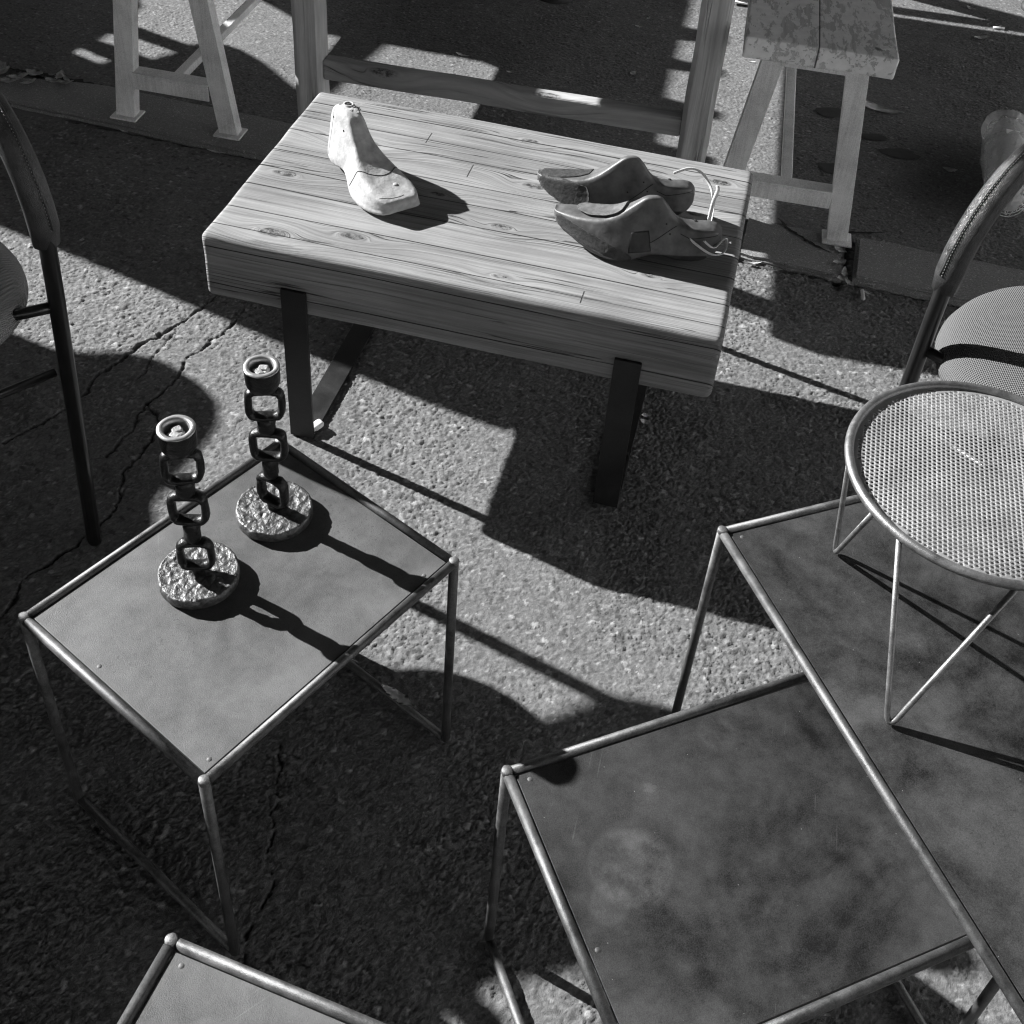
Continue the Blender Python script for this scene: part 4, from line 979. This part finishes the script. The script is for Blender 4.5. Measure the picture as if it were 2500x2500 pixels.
for i, (x, y, rz) in enumerate([(.190, 1.538, 20), (.205, 1.528, -30), (.208, 1.545, 5)]):
    leaf('paper_scrap', x, y, .018, .011, rz, M['tag'], 'grey scrap on the shaded road behind the right black table leg', 'paper scrap', z=.003, curl=.15, group='scraps behind the table leg')
leaf('dry_leaf', -.135, .935, .055, .016, -32, M['leaf'], 'long dry leaf lying over the floor rail of the candlestick table', 'leaf', z=.013, curl=.05)

# ------------------------------------------------------------------ added panels outside the frame, outlined to throw the shade seen in it
def at_h(pts, h):     # where an edge h metres up must run for its shadow to pass through these ground points
    k = h/-S.z; return [(x-S.x*k, y-S.y*k) for x, y in pts]
def shadow_caster(name, label, cat, ground, h, th=.022, legs=()):  # unseen panel cut to a ground shadow outline, legs added under it
    t = thing(name, label, cat, (0, 0, 0))
    b2 = NB(); poly(b2, at_h(ground, h), h-th, h); mobj('table_top', b2, M['timber'], t)
    for x, y in legs:
        b2 = NB(); box(b2, (x, y, (h-th)/2), (.05, .05, h-th), .003); mobj('leg', b2, M['timber'], t)
    return t
shadow_caster('shadow_panel', 'added unseen panel at left, outlined to cast the long rounded shadow band', 'table',
    [(-3, 2.78), (-1.07, 1.92), (-.81, 1.81), (-.47, 1.655), (-.18, 1.53), (-.03, 1.475), (.06, 1.50), (.08, 1.7), (-.06, 1.98), (-.33, 2.25), (-.5, 2.46), (-.64, 2.61), (-.72, 2.70),
     (-.79, 2.755), (-.83, 2.77), (-.89, 2.74), (-.905, 2.70), (-.958, 2.644), (-1.047, 2.693), (-1.109, 2.717), (-1.2, 2.76), (-1.2, 2.70), (-1.152, 2.676), (-1.079, 2.634), (-1.05, 2.62), (-1.067, 2.596), (-1.163, 2.647), (-1.3, 2.70), (-3, 3.4)],
    .88, legs=((-2.5, 2.9), (-3.1, 3.4)))
shadow_caster('shadow_panel', 'added unseen panel at upper left, outlined to cast the angular shadow patches', 'table',
    [(-1.05, 3.6), (-1.09, 3.2), (-1.12, 2.98), (-1.10, 2.945), (-1.111, 2.893), (-1.125, 2.853), (-1.093, 2.838), (-.89, 2.74), (-.90, 2.69), (-1.072, 2.769), (-1.13, 2.773), (-1.142, 2.735), (-1.17, 2.70), (-1.18, 2.64), (-1.6, 2.6), (-2.5, 2.9), (-2.5, 3.6)],
    .80, legs=((-2.9, 3.7), (-3.2, 4.0)))
shadow_caster('toothed_shadow_panel', 'added unseen panel outside the frame, outlined to cast the toothed shadow', 'table',
    [(-.06, 1.98), (-.05, 2.37), (-.04, 2.56), (-.03, 2.70), (-.06, 2.74), (-.17, 2.81), (-.44, 2.86), (-.49, 2.70), (-.52, 2.58), (-.57, 2.55), (-.545, 2.77), (-.52, 2.87), (-.60, 2.885), (-.72, 2.99), (-.82, 3.07), (-1.0, 3.2), (-1.0, 3.9),
     (.44, 3.9), (.37, 3.3), (.345, 3.13), (.46, 3.11), (.455, 3.05), (.33, 3.05), (.31, 2.93), (.44, 2.90), (.435, 2.86), (.30, 2.87), (.28, 2.71), (.42, 2.665), (.415, 2.625), (.27, 2.63), (.255, 2.48), (.39, 2.44), (.38, 2.30), (.345, 1.98)],
    1.0, legs=((-1.75, 3.9), (-1.6, 4.6)))
shadow_caster('rounded_shadow_panel', 'added unseen panel at lower left, outlined to cast the large rounded shadow', 'table',
    [(-3, 2.3), (-1.1, 1.69), (-.95, 1.62), (-.80, 1.56), (-.74, 1.558), (-.68, 1.57), (-.62, 1.56), (-.56, 1.52), (-.52, 1.48), (-.505, 1.43), (-.51, 1.39), (-.54, 1.30), (-.555, 1.24), (-.53, 1.17), (-.40, 1.09), (-.22, 1.0), (-.1, .965), (0, .92), (.05, .907),
     (.09, .91), (.13, .93), (.17, .955), (.21, .96), (.25, .955), (.33, .93), (.34, .80), (.2, .64), (.08, .60), (.03, .59), (.0, .575), (-.02, .55), (-.05, .45), (-.3, .2), (-1, -.3), (-3, -.2)],
    .85, legs=((-1.6, 1.2), (-2.2, 1.6)))
# a slim post on a round foot, and a tall unseen pole added for its shadow band
def stand(label, x, y, h, r, fr):
    t = thing('display_stand', label, 'stand', (x, y, .004))
    b2 = NB(); lathe(b2, [(0, .03), (fr*.6, .028), (fr, .012), (fr, 0)], 28); mobj('base', b2, M['rubber'], t, True)
    b2 = NB(); tube(b2, [(0, 0, .02), (0, 0, h)], r, 12); mobj('pole', b2, M['black'], t, True)
stand('thick black pole added outside the frame beyond the pine table for its shadow', -.6, 4.28, 1.25, .045, .15)
stand('black round stand foot just visible at the top edge of the photo', -.03, 3.275, .16, .02, .062)
stand('black round stand foot at the top right corner of the photo', 1.415, 3.50, .16, .02, .055)

# added surroundings: dark cloths block sky light, a pale facade gives fill light
def sky_screen(label, x0, x1, y0, y1, posts):  # unseen cloth added to block sky light, clear of the sun's path
    t = thing('added_sky_screen', label, 'sky_screen', ((x0+x1)/2, (y0+y1)/2, 0)); hx, hy = (x1-x0)/2, (y1-y0)/2
    b2 = NB(); box(b2, (0, 0, 2.75), (2*hx, 2*hy, .02)); mobj('cloth', b2, M['screen_cloth'], t)
    for sx, sy in posts:
            b2 = NB(); tube(b2, [(sx*(hx-.05), sy*(hy-.05), .0), (sx*(hx-.05), sy*(hy-.05), 2.74)], .025, 10); mobj('pole', b2, M['tube'], t)
sky_screen('wide dark cloth added above the frame to cut off sky light', -3.0, 5.0, -6.0, 12, ((-1, -1), (1, -1), (1, 1), (-1, 1)))
sky_screen('dark cloth added at left, nearer the camera, to cut off sky light', -10, -3.02, -6, 2.2, ((-1, -1), (-1, 1), (1, -1)))
sky_screen('dark cloth added at left, towards the far side, to cut off sky light', -10, -3.02, 6.5, 12, ((-1, -1), (-1, 1), (1, 1)))
sky_screen('narrow dark cloth added farthest left to cut off sky light', -10, -7.0, 2.22, 6.48, ((-1, -1), (-1, 1)))
def added_building(label, c, s, fx):  # unseen blocks added to bounce fill light and cut off low sky
    t = thing('added_building', label, 'added_building', (0, 0, 0))
    b2 = NB(); box(b2, (c[0], c[1], s[2]/2), s); wl = mobj('wall', b2, M['facade'], t)
    n = int(max(s[0], s[1])/3)
    for i in range(n):
        for z in (1.6, 4.6, 7.6):
            if z+1 > s[2]: continue
            u = -max(s[0], s[1])/2+1.5+i*3
            b2 = NB()
            if s[0] > s[1]: box(b2, (c[0]+u, c[1]+fx*(s[1]/2+.01), z), (1.1, .04, 1.6))
            else: box(b2, (c[0]+fx*(s[0]/2+.01), c[1]+u, z), (.04, 1.1, 1.6))
            mobj('window', b2, M['glassd'], t)
M['facade'] = mat_plain('pale_fill_facade', .58, .9, 0, .15, 2)
added_building('added pale block behind the camera that bounces fill light', (2, -9, 0), (26, 1, 9), 1)
added_building('added low pale block at left, outside the frame, cutting low sky light', (-13, 3, 0), (1, 18, 5.4), 1)
added_building('added pale block at the far side, outside the frame, cutting low sky light', (6, 15, 0), (16, 1, 9), -1)
added_building('added block on the right, outside the frame, cutting sky light', (13, 0, 0), (1, 20, 9), -1)
